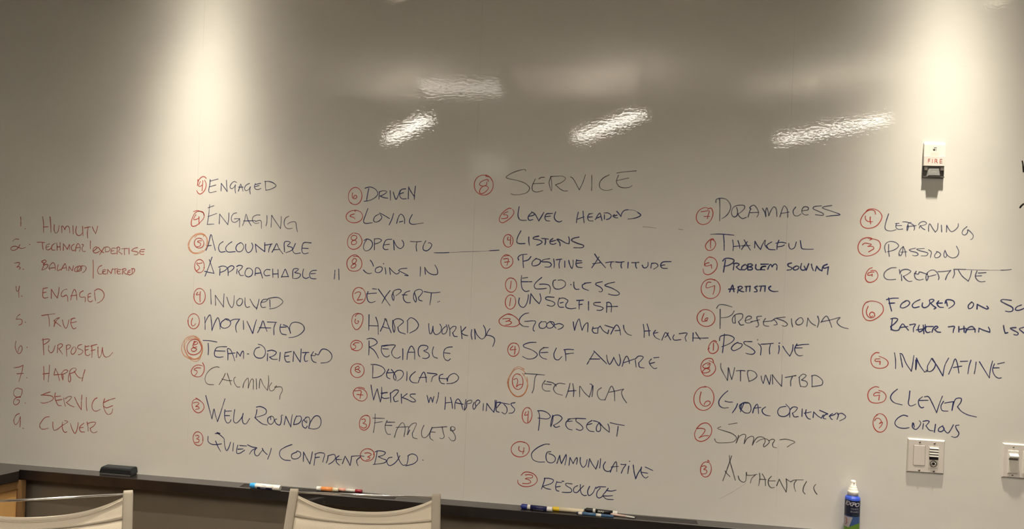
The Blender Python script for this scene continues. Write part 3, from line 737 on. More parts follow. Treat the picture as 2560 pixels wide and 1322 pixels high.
WRITING = '''
@ 0 520 6.3865
= humility r
n 330,140 333,200 333,290 / 400,328 406,332
w 680,140 695,230 695,390 / 798,140 808,230 815,390 / 692,303 770,298 / 868,265 865,350 890,400 925,375 945,280 / 985,290 990,395 / 985,300 1000,285 1020,310 1035,345! 1050,305 1080,285 1105,310 1115,395 / 1165,280 1170,415 / 1222,290 1210,380 1240,435 1290,430 1312,395 / 1318,290 1325,440 / 1350,318 1400,305 1445,300 / 1408,310 1395,400 1400,480 / 1475,300 1500,360 1528,408! 1545,350 1560,290
= technical r
n 205,528 235,500 270,493 302,500 / 318,585 290,635 240,670 190,672 172,645 195,618 250,610 310,635 360,645 408,625 / 470,582 480,580
w 595,545 650,545 715,550 / 680,548 678,600 690,660 / 790,570 745,590 735,630 745,665 790,660 825,630 / 745,625 780,610 / 880,560 840,590 822,630 835,670 880,668 / 905,555 912,610 912,675 / 960,550 960,610 965,675 / 912,622 965,615 / 1010,675 1012,570! 1050,620 1075,660! 1095,615 1110,575 1115,665 / 1185,575 1150,600 1140,640 1160,680 1195,670 / 1205,690 1215,620 1245,565 1270,590 1285,640 / 1215,635 1280,625 / 1285,640 1270,690 / 1310,580 1335,590 1310,640 1325,690 1365,690 / 1446,525 1442,590 1445,650
w 1490,690 1530,655 1555,630 1535,618 1500,640 1485,680 1500,710 1545,712 1590,690 / 1570,625 1620,690 1660,715 / 1665,625 1625,690 1590,745 / 1680,630 1685,700 / 1680,625 1730,620 1760,655 1735,690 1690,700 / 1840,640 1790,640 1775,680 1775,720 1810,730 1850,720 / 1778,685 1820,680 / 1868,735 1875,640 / 1860,640 1895,620 1915,645 1895,690 1930,720 1950,735 / 1945,650 2000,645 2040,645 / 1990,650 1985,700 1990,745 / 2060,640 2062,735 / 2195,630 2150,640 2100,680 2150,690 2210,710 2190,740 2140,745 / 2310,660 2250,665 2230,700 2245,735 2300,738 / 2235,695 2300,695
= balanced r
n 230,880 280,870 315,875 300,915 265,945 305,935 325,950 310,980 / 368,975 378,980
w 665,855 705,890 690,940 668,985! / 665,850 720,828 740,850 710,880 690,905 720,900 765,905 750,950 700,980 670,988 / 795,985 780,960 810,900 850,870 875,900 885,990 / 790,960 880,950 / 930,905 918,950 918,1000 970,975 / 975,990 1010,930 1040,885 1055,930 1068,995 / 1000,960 1060,950 / 1098,1000 1105,930! 1130,970 1155,1000! 1165,960 1172,920 / 1240,930 1200,960 1190,1000 1220,1015 1260,990 1290,950 1270,920 1240,960 1235,1010 1275,1005 1310,960 / 1310,920 1300,960 1295,1000 / 1290,930 1330,920 1370,935 1375,970 1350,1010 1320,1030
w 1485,830 1490,920 1488,1120
w 1625,915 1580,940 1558,1000 1580,1050 1625,1050 1650,1020 / 1690,985 1650,985 1640,1020 1655,1050 1700,1050 / 1640,1015 1680,1010 / 1715,1045 1720,980! 1750,1015 1775,1045! 1785,1000 1800,965 / 1800,975 1850,970 1880,965 / 1835,975 1838,1050 / 1930,985 1885,980 1870,1020 1885,1050 1930,1045 / 1870,1015 1915,1012 / 1955,1055 1965,975 / 1950,980 2000,965 2015,985 1975,1015 2010,1050 2035,1055 / 2080,990 2050,1000 2040,1045 2065,1068 2105,1050 / 2045,1025 2080,1020 / 2110,970 2112,1050 / 2100,968 2145,970 2150,1000 2130,1035 2110,1052
@ 0 690 6.3865
= engaged_red r
n 258,165 258,210 275,245 300,220! 312,155 300,230 302,340 / 345,318 355,322
w 690,195 685,260 685,330 710,350 765,340 / 690,200 760,185 / 680,268 740,255 / 820,355 820,210! 870,290 915,350! 935,270 945,180 / 1070,210 1020,220 975,290 985,325 1030,320 1055,300! 1075,320 1085,405 / 1020,320 1055,300 / 1130,380 1150,290 1190,210 1215,260 1228,380 / 1130,315 1225,305 / 1330,235 1285,260 1270,310 1300,340 1360,335 1360,410 / 1450,275 1410,290 1405,350 1410,395 1450,410 1480,390 / 1410,335 1450,325 / 1510,260 1515,320 1525,395 / 1505,240 1560,205 1630,230 1665,300 1640,370 1590,415 1550,432
= true r
n 320,610 280,640 258,690! 310,685 350,700 355,735 335,770 300,782 / 402,735 412,740
w 665,630 760,615 875,602 / 768,615 785,690 788,800 / 875,715 870,760 862,805! 880,750 905,705 945,670 / 860,715 900,680 950,662 / 880,730 920,760 975,805 / 998,700 1015,780 1050,835 1075,800 1100,700 / 1200,670 1150,685 1130,740 1150,810 1175,842 1215,825 / 1128,690 1175,670 / 1135,745 1180,738 1222,725
= purposeful r
n 255,1040 242,1120 265,1200 300,1240 335,1215 355,1150 335,1110 300,1150 290,1210 / 428,1135 438,1138
w 688,995 692,1100 700,1260 / 670,1020 740,1005 795,1010 760,1055 700,1095 / 780,1110 775,1180 810,1225 845,1205 880,1110 / 915,1225 925,1105 / 920,1105 965,1080 1000,1095 985,1130 940,1160! 975,1210 1000,1250 / 1060,1110 1062,1180 1068,1280 / 1060,1110 1100,1095 1130,1115 1105,1155 1065,1170 / 1175,1130 1145,1170 1135,1225 1160,1250 1200,1215 1215,1165 1190,1125 / 1305,1090 1250,1110 1240,1150 1290,1170 1325,1200 1290,1245 1250,1255 / 1360,1110 1360,1190 1370,1255 1410,1268 1440,1245 / 1360,1130 1425,1115 / 1360,1185 1410,1170 / 1465,1105 1470,1200 1468,1300 / 1450,1120 1505,1100 1550,1090 / 1455,1190 1520,1175 / 1565,1130 1565,1230 1580,1305 1610,1270 1635,1140! 1645,1230 1680,1290 1740,1280 1800,1220
@ 0 890 6.3865
= happy r
n 220,185 300,175 368,145! 355,230 325,330 302,405 / 270,282 375,275 / 425,345 435,348
w 697,165 702,270 702,380 / 790,145 785,250 770,410 / 685,285 790,272 / 885,200 870,260 862,300! 910,295 985,290 / 885,200 920,270 950,390 / 985,265 990,330 1003,380! 1010,330 1000,290! 1050,270 1085,235 1050,218 1010,240 990,270 / 1120,230 1095,330 1095,400 1115,412 1130,360 1120,280 1180,260 1215,220 1205,190 1150,200 1120,230 / 1185,240 1230,310 1280,350 1320,345! / 1358,215 1335,290 1310,400
= service_red r
n 340,528 270,510 225,550 222,620 260,655! 330,640 355,560 350,525 / 330,655 270,660 225,700 218,755 250,778 300,750 310,705 265,695 / 400,748 406,748
w 800,572 740,590 655,622! 760,625 840,645 850,685 780,730 690,750 650,740 / 885,585 875,650 900,730 930,785 980,790 / 875,650 970,635 / 890,710 990,690 / 1018,670 1025,730 1045,800 / 1040,680 1100,645 1145,650 1100,710 1060,740! 1120,785 1185,810 / 1190,655 1245,770 1300,855! 1300,740 1308,620 / 1380,660 1378,770 1388,870 / 1550,665 1510,690 1468,780 1485,855 1530,880 1600,850 / 1670,680 1650,760 1670,860 1720,930 1780,910 1800,840 / 1650,745 1740,700 1840,672 / 1660,800 1690,825 1800,790
= clever_red r
n 310,915 260,940 220,1030 245,1095 290,1060 325,965! 325,1050 318,1130 / 365,1150 376,1155
w 785,965 720,980 660,1050 632,1110 660,1160 710,1165 770,1150 / 845,1050 845,1130 865,1185 920,1165 990,1110 1085,1045 1030,1028 / 1000,1050 992,1120 1010,1190 1040,1218 1070,1205 / 1125,1075 1155,1170 1200,1235 1235,1150 1250,1060 / 1340,1070 1290,1110 1268,1150 1290,1205 1350,1210 / 1275,1145 1330,1135 / 1390,1050 1405,1130 1408,1200 / 1395,1080 1460,1055 1530,1060 1490,1120 1440,1150! 1455,1200 1500,1225 1550,1205
@ 460 430 6.3865
= engaged b
n 355,100 330,75 290,75 235,130 212,215 / 222,120 222,160 215,215 / 260,150 235,215 245,230 298,205 / 300,135 295,215 290,300 / 330,130 355,190 335,280 290,335 250,350 215,320 205,295
w 418,120 410,210 395,290 405,325 515,308 / 415,145 545,110 / 410,235 510,205 / 592,300 595,180! 640,240 690,310! 682,220 678,130 / 840,165 800,150 750,195 735,240 760,265 800,240 820,205! 815,270 822,335 / 868,305 890,240 905,190 925,240 942,305 / 870,240 945,240 / 1045,180 990,210 965,260 985,295 1030,280 1060,235! 1050,290 1060,350 / 1140,185 1125,230 1140,270 1180,280 1230,260 / 1140,200 1225,178 / 1130,235 1200,215 / 1300,150 1300,230 1308,290! 1380,275 1470,220 1430,175 1350,148 1285,150
= engaging b
n 320,690 305,640 240,625 180,650 135,730 115,820 130,862 190,855 270,790 320,720 315,660 270,630 210,615 150,630 / 190,680 165,720 155,755 190,755 245,730 / 240,710 240,780 245,830
w 410,520 395,680 372,835! 440,830 480,830 / 385,570 480,535 / 385,710 525,660 / 562,828 570,670! 640,760 700,838! 715,740 718,650 / 840,650 790,665 755,730 770,790 820,800 875,760 888,745! 888,810 885,880 / 805,745 888,742 / 935,855 970,760 992,668 1020,760 1075,858 / 950,780 1140,775 / 1215,685 1160,685 1100,720 1095,780 1140,820 1200,810 / 1140,790 1210,770 1230,780 1235,900 / 1325,695 1325,780 1310,860 / 1390,880 1400,690! 1470,800 1540,900! 1550,800 1552,710 / 1675,705 1620,735 1598,820 1625,885 1680,905 1730,895 / 1655,830 1700,800 1780,798 1795,880 1812,955
= accountable b
n o 240,1132 76,80 300 / 280,1095 228,1098 215,1112 255,1130 268,1160 245,1185 205,1190
g 340,1010 280,975 200,985 120,1045 70,1140 80,1230 140,1290 220,1300 310,1265 370,1180 375,1080 330,1010 270,990 190,1000 130,1050 85,1130 90,1220 150,1285 240,1280 300,1250 / 170,1040 230,995 310,1000 310,1030 / 300,990 360,1040 365,1130 350,1170
w 350,1250 390,1150 432,995 460,1090 500,1250 / 365,1178 435,1170 / 625,1110 570,1150 552,1220 580,1275 660,1268 / 765,1112 700,1160 665,1215 690,1270 820,1270 / 900,1130 850,1160 828,1220 860,1270 920,1260 955,1190 920,1130 890,1128 / 985,1150 985,1230 1020,1285 1070,1260 1100,1180 1080,1130 / 1155,1280 1140,1150! 1210,1210 1290,1270! 1290,1125 / 1285,1165 1340,1160 1410,1145 / 1390,1155 1360,1220 1350,1280 / 1405,1280 1450,1200 1480,1140 1510,1210 1580,1305 / 1430,1240 1530,1235 / 1605,1270 1605,1120 1640,1105 1700,1125 1650,1180 1720,1200 1735,1230 1690,1265 1625,1285 / 1780,1140 1745,1220 1735,1250 1770,1300 1860,1290 / 2030,1130 1910,1130 1885,1200 1885,1270 1915,1305 1985,1290 / 1890,1215 1985,1220
@ 460 580 6.3865
= approachable b
n o 248,540 78,105 20 / 290,490 230,500 210,490! 205,510 240,545 245,580 200,620
w 448,400 400,540 335,705 / 405,440 440,540 480,660 / 330,625 410,645 470,655 / 575,580 570,690 / 555,560 620,540 690,570 650,615 575,645 / 700,580 705,640 705,695 / 690,575 760,535 800,560 770,605 715,640 / 850,590 840,665 / 840,550 880,530 935,545 910,590 870,625! 900,690 950,690 / 1020,575 985,610 975,680 1020,715 1080,690 1095,620 1050,575 1000,580 / 1135,690 1150,570 1200,580 1235,670 1255,735 / 1145,660 1230,650 / 1375,600 1310,600 1275,650 1300,695 1370,690 / 1415,590 1420,725 / 1500,600 1505,730 / 1415,670 1505,665 / 1555,720 1600,620 1615,590 1650,670 1670,715 / 1560,712 1665,710 / 1735,730 1750,590 1830,590 1790,630 1765,645 1860,670 1850,710 1800,740 1740,740 / 1910,590 1895,650 1900,715 1950,740 1995,720 / 2115,610 2040,620 2005,670 2020,730 2060,745 2110,745 / 2025,665 2100,660 / 2410,610 2400,750 / 2470,590 2475,760
= involved b
n o 248,1025 92,125 200 / 220,960 195,1000 245,995 / 260,950 255,1030 258,1115
w 425,915 428,1020 435,1150 / 505,1170 500,1010! 570,1110 630,1195! 635,1080 640,985 / 685,1040 720,1150 765,1205 790,1160 803,1015 / 890,1060 845,1100 850,1160 890,1175 930,1130 930,1070 880,1058 / 975,1050 975,1150 1000,1200 1050,1190 / 1055,1070 1110,1170 1160,1220! 1185,1140 1200,1070 / 1165,1200 1158,1240 / 1330,1070 1260,1080 1225,1150 1245,1200 1305,1198 / 1230,1120 1300,1110 1350,1060 / 1370,1080 1375,1200 / 1350,1060 1420,1045 1520,1050 1580,1110 1530,1170 1440,1215 1365,1225
@ 450 760 6.3865
= motivated b
n o 218,275 92,120 190 / 200,225 180,290 195,345 230,340 248,310
w 395,205 400,300 402,405 / 400,300 440,215 480,170 500,260 510,420! 550,310 605,215 635,300 640,400 / 725,240 660,290 650,350 700,385 780,360 810,300 770,240 720,235 / 770,260 720,235 / 805,270 850,245 955,240 / 945,250 895,330 890,390 905,450 / 1010,265 1015,340 1015,405 / 1070,275 1120,380 1160,470! 1190,350 1220,250 / 1240,455 1290,360 1325,265 1360,360 1390,435 / 1265,375 1450,380 / 1395,285 1480,288 1545,290 / 1525,300 1500,380 1500,490 / 1610,320 1595,390 1620,470 1700,490 / 1600,370 1700,365 / 1650,330 1720,360 1765,465! 1750,370 1790,300 1870,290 1960,330 1985,400 1920,480 1820,525 1740,535
= team_oriented b
n 255,600 225,590! 215,650 260,640 285,620 265,600 240,605! 205,660 220,690 270,680 / 215,690 180,720 195,750 250,745 265,715 215,695 / 310,610 345,690 320,760 240,805 150,790 110,720 130,630 200,565 280,570 320,610
g 310,560 220,505 110,535 45,620 25,720 60,810 140,865 230,880 320,840 360,740 330,620 260,555 170,555 90,620 80,720 130,830 230,885 300,870 / 75,580 65,680 110,800 180,890 240,915 310,880 350,760 / 100,570 200,520 300,560 350,650 350,760 300,850 230,870 150,840
w 370,580 480,585 590,605 / 450,625 455,720 450,810 / 745,680 640,680 580,700 550,770 560,830 620,848 690,840 / 560,745 720,750 / 765,890 765,790 760,710 800,720 845,810 875,905 / 770,790 880,780 / 900,850 910,760! 950,810 960,830! 990,760 1010,750 1015,870 / 1075,795 1100,795 / 1270,685 1210,710 1180,790 1220,850 1310,858 1360,800 1355,710 1300,655 1250,640 / 1398,790 1395,905 / 1395,750 1470,735 1540,770 1500,820 1430,845! 1480,880 1555,880 / 1600,770 1595,840 1585,910 / 1680,770 1670,850 1700,920 1755,920 / 1680,775 1780,755 / 1675,835 1740,825 / 1805,915 1815,755! 1870,850 1920,925! 1930,820 1935,715 / 1955,775 2060,770 / 2015,775 1985,850 2000,915 2040,905 / 2130,760 2095,830 2120,910 2175,935 / 2090,815 2160,820 2160,790! 2210,810 2230,770 2270,720 2350,730 2420,800 2420,870 2360,925 2250,940
= calming k
n 360,935 385,990 380,1080 330,1150 270,1160 200,1130 180,1070 220,1000 290,970 360,985 / 330,1020 270,1015 225,1045 270,1065 275,1090 235,1140
w 625,1010 590,1000 500,1030 420,1120 400,1210 440,1275 540,1285 / 625,1285 690,1180 725,1105 / 755,1105 790,1210 815,1290 / 670,1195 745,1215 830,1222 / 885,1165 860,1190 870,1260 920,1325 955,1320 / 1005,1335 1020,1260 1060,1200 1085,1180 1095,1230 1090,1340! 1110,1270 1145,1195 1165,1200 1170,1360 / 1215,1190 1220,1280 1222,1360 / 1265,1340 1270,1260 1285,1190 1330,1290 1395,1375! 1415,1250 1412,1140 / 1465,1255 1425,1320 1440,1380 1490,1375 1540,1300 / 1510,1325 1620,1325 1635,1380 1600,1450 1590,1520
@ 460 900 6.3865
= well_rounded b
n 190,605 250,640 310,700 320,760 280,820 220,840 160,800 128,720 150,640 210,620 260,650 / 150,685 200,670 240,690 215,720 185,740 230,745 245,770 180,785
w 348,565 380,690 445,935! 465,840 480,775 500,870 535,980! 580,850 655,615 / 655,790 648,860 660,960 695,1005 740,980 750,950 / 660,815 760,810 / 650,885 730,885 / 810,790 795,900 795,980 830,1005 880,970 930,900 945,850! 930,930 950,1010 990,1015 1030,960 1050,930 / 1165,790 1155,850 1135,920 / 1155,750 1220,740 1310,790 1310,850 1230,890 1130,915! 1200,980 1260,1020 1330,1035 / 1390,895 1340,930 1345,1000 1390,1025 1440,970 1420,900 1385,900 1385,950 / 1480,940 1450,950 1470,1010 1530,1035 1555,950 1555,880 1580,880 / 1600,1030 1625,895! 1670,990 1705,1065! 1715,950 1730,870 / 1800,890 1770,950 1750,1030! 1830,1010 1875,950 1860,895 1790,900 / 1945,925 1890,980 1900,1060 1945,1085 1970,1050 / 1920,960 1960,1000 1960,960 / 1940,915 1990,910 2010,960 1990,1085! 2030,970 2100,890 2160,900 2190,980 2160,1070 2080,1100 1990,1085
@ 460 1020 6.3865
= quietly_confident b
n o 225,485 80,110 20 / 185,440 230,435 240,460 200,490 240,500 235,540 175,545
w 385,450 385,530 440,575 520,580 600,570 / 500,405 580,405 520,390 580,430 640,490 640,530 / 505,525 545,620 585,690 / 645,535 655,620 680,680 715,630 745,540 / 790,555 785,620 780,685 / 860,590 840,670 845,720 890,720 970,670 / 890,595 1000,605 / 860,655 945,650 / 1015,585 1090,620 1165,635 1090,670 1045,735 / 1160,630 1125,690 1140,750 1180,760 1220,710 1255,670 / 1250,640 1275,690 1330,740 / 1395,640 1370,730 1335,815 / 1725,580 1620,620 1535,680 1530,760 1590,820 1700,835 / 1800,700 1720,740 1725,800 1790,810 1855,770 1860,710 1810,685 1800,690 / 1905,850 1910,700! 1960,800 2010,890! 2035,780 2050,695 / 2075,910 2100,730 / 2090,735 2170,710 2245,730 2230,800 2215,860 / 2100,790 2165,780 / 2300,760 2290,830 2270,875 / 2300,760 2400,740 2420,790 2370,860 2310,895 / 2475,760 2430,800 2440,870 2485,910 / 2430,820 2520,820 / 2530,885 2572,768! 2615,840 2652,915! 2665,850 2678,765 / 2676,768 2780,760 2876,768 / 2812,782 2760,830 2760,870 2778,918
@ 850 450 6.3865
= driven b
n o 243,257 108,138 130 / 200,205 195,270 225,298 265,285 265,250 235,245 215,280
w 460,135 440,230 425,320 / 400,130 480,110 570,150 605,220 560,280 470,325 385,340 / 630,195 620,305 / 625,190 690,170 750,185 700,230 640,255! 700,280 765,290 / 800,170 805,240 805,320 / 850,190 870,260 895,310 920,270 960,160 / 1050,140 985,150 955,200 960,270 1000,300 1060,298 / 960,220 1015,200 / 1090,300 1095,110! 1130,180 1185,260! 1195,180 1205,95 / 1190,240 1185,310
= loyal b
n o 228,582 132,100 280 / 235,490 248,505 / 230,540 170,560 160,580 215,595 240,620
w 445,455 400,580 375,660 400,690 520,680 / 620,545 560,580 535,640 560,670 630,650 670,590 640,550 / 630,525 700,560 790,615 / 855,535 830,620 785,715 / 905,690 930,600 965,545 1000,560 1030,620 1030,695 / 950,670 1005,655 / 1155,550 1110,640 1115,685 1150,705 1330,685
= open_to b
n 230,845 300,865 345,940 350,1000 300,1075 210,1105 140,1070 118,980 150,890 210,845 / 225,880 185,900 180,940 220,960 265,930 260,890 200,885 / 220,960 185,985 190,1025 230,1030 265,1000 250,965 200,965
w 385,965 430,940 500,970 520,1030 480,1105 410,1130 375,1090 385,1020 430,945 / 550,945 550,1115 / 550,940 620,935 665,960 620,1000 560,1020 / 825,945 740,955 705,1010 690,1080 720,1110 770,1105 / 700,1035 790,1025 / 865,1115 855,960! 900,1050 960,1095 1010,1060 1015,1000 990,960 / 1125,980 1220,985 1300,980 / 1230,985 1215,1060 1225,1135 / 1370,970 1330,1050 1330,1110 1380,1130 1440,1090 1465,1030 1430,1000 1410,1005 / 1505,1160 1620,1161 1740,1157 / ~ 1730,1157 2000,1145 2300,1135 2400,1128 / 2385,1128 2460,1124 2540,1119
@ 860 630 6.3865
= joins_in b
n 235,75 190,45 120,60 60,120 45,200 80,280 150,305 240,285 285,210 270,120 220,70 150,70 / 160,100 130,140 140,180 180,170 200,120 170,100 / 170,185 120,215 115,250 160,250 190,215 180,185 140,190
w 420,130 450,170 470,225 / 310,285 350,325 400,345 440,335 / 560,235 510,260 500,310 545,330 600,300 610,250 570,230 / 632,182 634,188 / 655,250 665,300 668,350 / 740,355 725,250! 780,310 840,350 885,325 / 1005,258 900,270 870,295! 960,340 1030,378 970,370 / 1220,235 1220,300 1215,385 / 1300,355 1290,245! 1340,320 1420,360 1490,350 1490,280 1450,205
= expert b
n o 240,692 103,130 300 / 175,660 220,635 265,645 250,700 210,768! 300,755
w 455,585 520,592 / 385,630 365,690 385,780 430,808 500,785 / 360,668 430,660 520,655 / 548,590 620,690 735,855 / 735,615 670,700 605,815 / 790,640 765,700 790,775 800,720 780,640 820,605 890,595 915,620 880,660 830,695 / 1050,620 990,640 950,690 955,760 1000,805 1060,805 / 930,682 1010,685 / 1115,660 1110,740 1145,800 1155,740 1125,640 1150,610 1220,595 1255,630 1220,690 1190,720! 1200,765 1250,780 / 1280,630 1400,650 1535,640 / 1395,655 1385,750 1370,845 / 1498,795 1502,798 / 1520,785 1525,787
@ 860 780 6.3865
= hard_working b
n 180,70 200,40 260,25 300,60 295,160 240,260 190,280 140,220 125,130 150,50 210,20 270,30 / 185,110 175,160 200,185 230,165 235,140 210,145
w 400,40 398,150 395,290 / 508,80 540,180 548,355 / 400,215 470,218 545,220 / 580,305 630,200 665,100 700,200 755,330 / 620,235 720,262 / 650,105 685,150 / 780,130 778,240 800,325 815,250 790,140 850,105 920,120 950,155 905,200 860,240! 880,310 980,350 / 1015,150 1015,330 / 1010,140 1060,90 1130,115 1190,200 1160,270 1050,335 / 1352,185 1358,280 1375,350 1400,330 1420,225! 1430,320 1470,360 1540,320 1555,240 1530,190 / 1620,230 1570,280 1570,345 1620,340 1650,260 1630,200 / 1665,205 1690,280 1690,380 / 1695,270 1740,230 1790,235 1770,290 1735,330! 1760,385 1810,390 / 1865,225 1875,320 1885,425 / 1945,240 1900,290 1870,320! 1910,360 1975,375 / 2040,280 2030,360 2045,435 / 2095,430 2085,270! 2130,370 2200,430 2255,390 2255,270 2225,210 / 2330,265 2290,320 2275,365 2250,390 / 2275,370 2330,375 2395,410 2405,460 2375,550
= reliable b
n o 198,532 93,83 300 / 240,490 180,490 145,520! 180,530 185,570 150,590 120,595
w 400,460 400,560 395,685 / 365,430 430,418 500,440 530,490 480,530 405,555! 470,600 520,670 550,735 / 605,540 595,620 640,700 690,715 725,690 / 600,540 700,525 / 620,585 710,590 / 630,545 740,525 820,530 780,590 760,650 800,720 860,735 900,710 / 938,585 940,680 938,760 / 1005,755 1020,640 1075,540 1120,600 1130,755 / 1020,640 1130,640 / 1210,710 1190,680 1190,580 1240,530 1340,550 1320,600 1270,615 1350,660 1360,710 1310,740 1255,735 / 1430,555 1410,640 1430,710 1490,735 / 1730,555 1650,565 1605,600 1590,680 1610,750 1660,775 1700,745 / 1605,650 1695,660
= dedicated b
n o 213,932 108,112 300 / 230,860 180,890 190,915 245,895 230,860 / 200,915 175,925 190,945 240,965 260,945 220,915
w 460,850 460,950 455,1040 / 430,835 520,840 620,880 655,940 600,1010 510,1045 455,1050 / 715,910 680,980 690,1040 735,1065 / 690,970 800,965 / 755,915 800,970 830,1050 825,1090 795,1060 800,980 860,930 930,940 950,990 910,1060 850,1098 / 1005,950 1005,1020 1000,1095 / 1140,950 1070,1010 1050,1070 1090,1120 1170,1130 / 1185,1125 1210,1060 1275,955 1305,1030 1315,1120 / 1200,1045 1320,1040 / 1330,970 1490,995 1420,1030 1395,1110 / 1580,990 1530,1010 1520,1070 1550,1130 1605,1145 / 1520,1055 1630,1065 / 1640,1050 1650,1105! 1660,1050 1700,1000 1770,980 1830,1040 1810,1090 1730,1135 1640,1140
@ 870 940 5.8182
= works_with_happiness b
n 240,180 200,165 130,170 80,220 85,290 150,350 220,360 275,310 270,240 220,190 150,180 / 95,215 190,213 185,270 175,325 / 130,265 220,275
w 335,130 350,230 372,345! 400,250 425,185! 450,290 470,375! 490,280 490,160 / 480,250 570,235 / 575,240 500,255 490,300 530,325 600,315 / 615,240 620,310 622,380 / 620,250 690,200 735,210 700,270 660,310! 680,370 730,360 / 775,260 780,395 / 860,255 790,310! 880,345 / 980,260 910,265 905,290 960,330 985,365 940,375 885,350 / 1150,280 1175,385! 1205,305 1230,380! 1250,295 / 1318,240 1310,310 1285,395 / 1418,305 1415,400 1408,485 / 1490,310 1510,380 1520,470 / 1415,390 1510,380 / 1555,475 1560,380 1600,330 1640,380 1670,485 / 1560,385 1680,410 / 1715,340 1700,430 1690,500 1725,440 1730,370 1800,350 1790,390 1740,400 / 1835,380 1815,440 1830,485 1860,440 1850,390 1890,345 1920,370 1890,410 1860,440 / 1970,400 1965,500 / 2010,505 2020,395! 2065,460 2120,525! 2140,440 2140,350 / 2160,355 2155,440 2160,510 2200,525 / 2145,390 2220,380 2165,460! / 2190,380 2350,410 / 2270,410 2310,460 2310,520 2280,550 2240,525 / 2430,385 2370,400 2390,440 2425,480 2400,530 2340,540
= fearless b
n 300,580 250,570 190,610 165,690 180,760 240,785 300,740 320,650 310,590 280,565 / 200,630 245,625 250,660 215,685 265,700 265,740 220,755 180,730
w 395,550 390,680 370,820 / 360,610 530,615 / 385,680 500,660 / 570,645 540,720 550,800 580,845 620,845 / 570,670 680,670 / 545,715 640,718 / 675,890 720,760 795,675 830,740 815,880 / 700,745 880,735 / 865,850 880,760! 890,740 940,690 995,685 970,760 935,830! 945,890 1005,910 / 865,850 900,780 / 1105,715 1070,800 1080,880 1120,895 1180,840 1225,745! 1195,820 1195,900 1240,935 / 1225,750 1440,735 / 1195,810 1270,815 / 1370,740 1385,820 1400,880 1370,910 1335,900 / 1500,740 1490,790 1540,790 1560,760 1530,735 1490,745 1520,800 1560,870 1555,930 1510,940 1465,890
= bold b
n o 280,1145 100,92 300 / 345,1075 380,1110 370,1140 / 245,1120 300,1115 340,1140 285,1175! 320,1185 305,1210 265,1220
w 425,1085 410,1180 385,1280 / 395,1100 450,1085 545,1110 520,1145 440,1170! 500,1200 560,1225 540,1255 365,1285 / 640,1180 590,1190 565,1250 600,1300 660,1280 720,1220 755,1155 / 715,1115 730,1180 760,1250 800,1295 840,1290 / 875,1165 870,1230 850,1300 / 870,1160 930,1130 1000,1160 1010,1220 960,1270 840,1305 / 1088,1218 1094,1222
@ 1175 400 5.8182
= service_black k
n o 198,362 138,148 290 / 230,235 290,250 330,310 / 265,310 260,285 215,290 150,325 140,360 190,380 240,360 245,320 / 190,380 150,420 140,475 170,490 240,450 268,405 240,378 190,380
w 810,160 805,138 700,155 590,200 525,250 560,270 700,300 820,350 868,410 830,470 730,500 640,505 595,490 / 950,275 905,380 910,440 960,465 1060,445 / 1000,275 1030,255 1085,250 / 915,345 1080,335 / 1180,235 1150,320 1165,400 1185,450 1190,360 1175,240! 1260,235 1350,235 1390,270 1340,320 1245,360! 1310,420 1370,450 1420,448 / 1460,245 1490,260 1590,432! 1640,330 1680,215 / 1770,220 1772,330 1768,445 / 2025,215 1940,260 1885,330 1890,400 1940,435 2010,440 2070,425 / 2160,220 2130,310 2165,380 2240,405 2320,395 2360,370 / 2135,190 2180,180 2420,157 / 2135,300 2220,280 2310,260
= level_headed b
n 600,705 570,700 480,760 430,840 430,890 470,912 540,880 610,820 640,760 620,715 / 550,750 490,780 485,795 540,800 550,830 500,850 455,850
w 715,680 700,770 700,820 730,870 820,875 / 900,765 860,800 845,840 860,875 915,865 / 850,820 915,805 940,790 / 895,755 940,780 1000,885! 1040,820 1075,760 / 1140,775 1105,790 1090,840 1110,880 1160,885 / 1140,780 1200,775 / 1095,825 1170,815 / 1245,755 1225,830 1250,880 1300,900 1335,885 / 1575,760 1555,850 1548,910 / 1645,745 1650,830 1660,910 / 1560,860 1660,825 / 1735,780 1710,830 1730,880 1790,885 / 1735,785 1785,775 / 1720,830 1780,825 / 1825,865 1860,800 1890,770 1905,820 1920,880 / 1840,845 1905,820 / 1955,795 1955,860 / 1950,770 2010,770 2055,810 2030,850 1985,865 / 2100,795 2080,815 2120,840 2150,840 / 2090,815 2140,800 / 2135,745 2165,780 2195,820! 2210,770 2250,730 2300,722 / ~ 2290,722 2380,730 2450,765 / 2440,762 2485,800 2430,835 2370,850 2300,858
= listens b
n o 555,1173 70,92 300 / 555,1120 545,1160 590,1160 / 590,1110 590,1165 585,1228
w 740,1030 690,1130 685,1200 720,1215 800,1213 / 855,1120 855,1180 865,1240 / 1000,1105 925,1125 920,1145 1000,1160 1050,1190 1020,1220 970,1238 / 1045,1140 1110,1145 1140,1150 / 1095,1145 1100,1190 1090,1230 / 1205,1140 1165,1175 1170,1215 1215,1225 1250,1210 / 1180,1185 1250,1165 / 1310,1245 1305,1200 1265,1150 1310,1160 1400,1210 1440,1215! 1445,1160 1435,1115 / 1585,1120 1500,1140 1475,1165 1560,1210 1655,1245 1640,1270 1510,1275
@ 1240 570 5.5545
= positive_attitude b
n 185,380 140,370 110,385 70,440 75,510 120,555 180,545 230,490 230,430 190,385 120,390 / 105,430 170,425 165,475 150,520 / 120,475 190,465
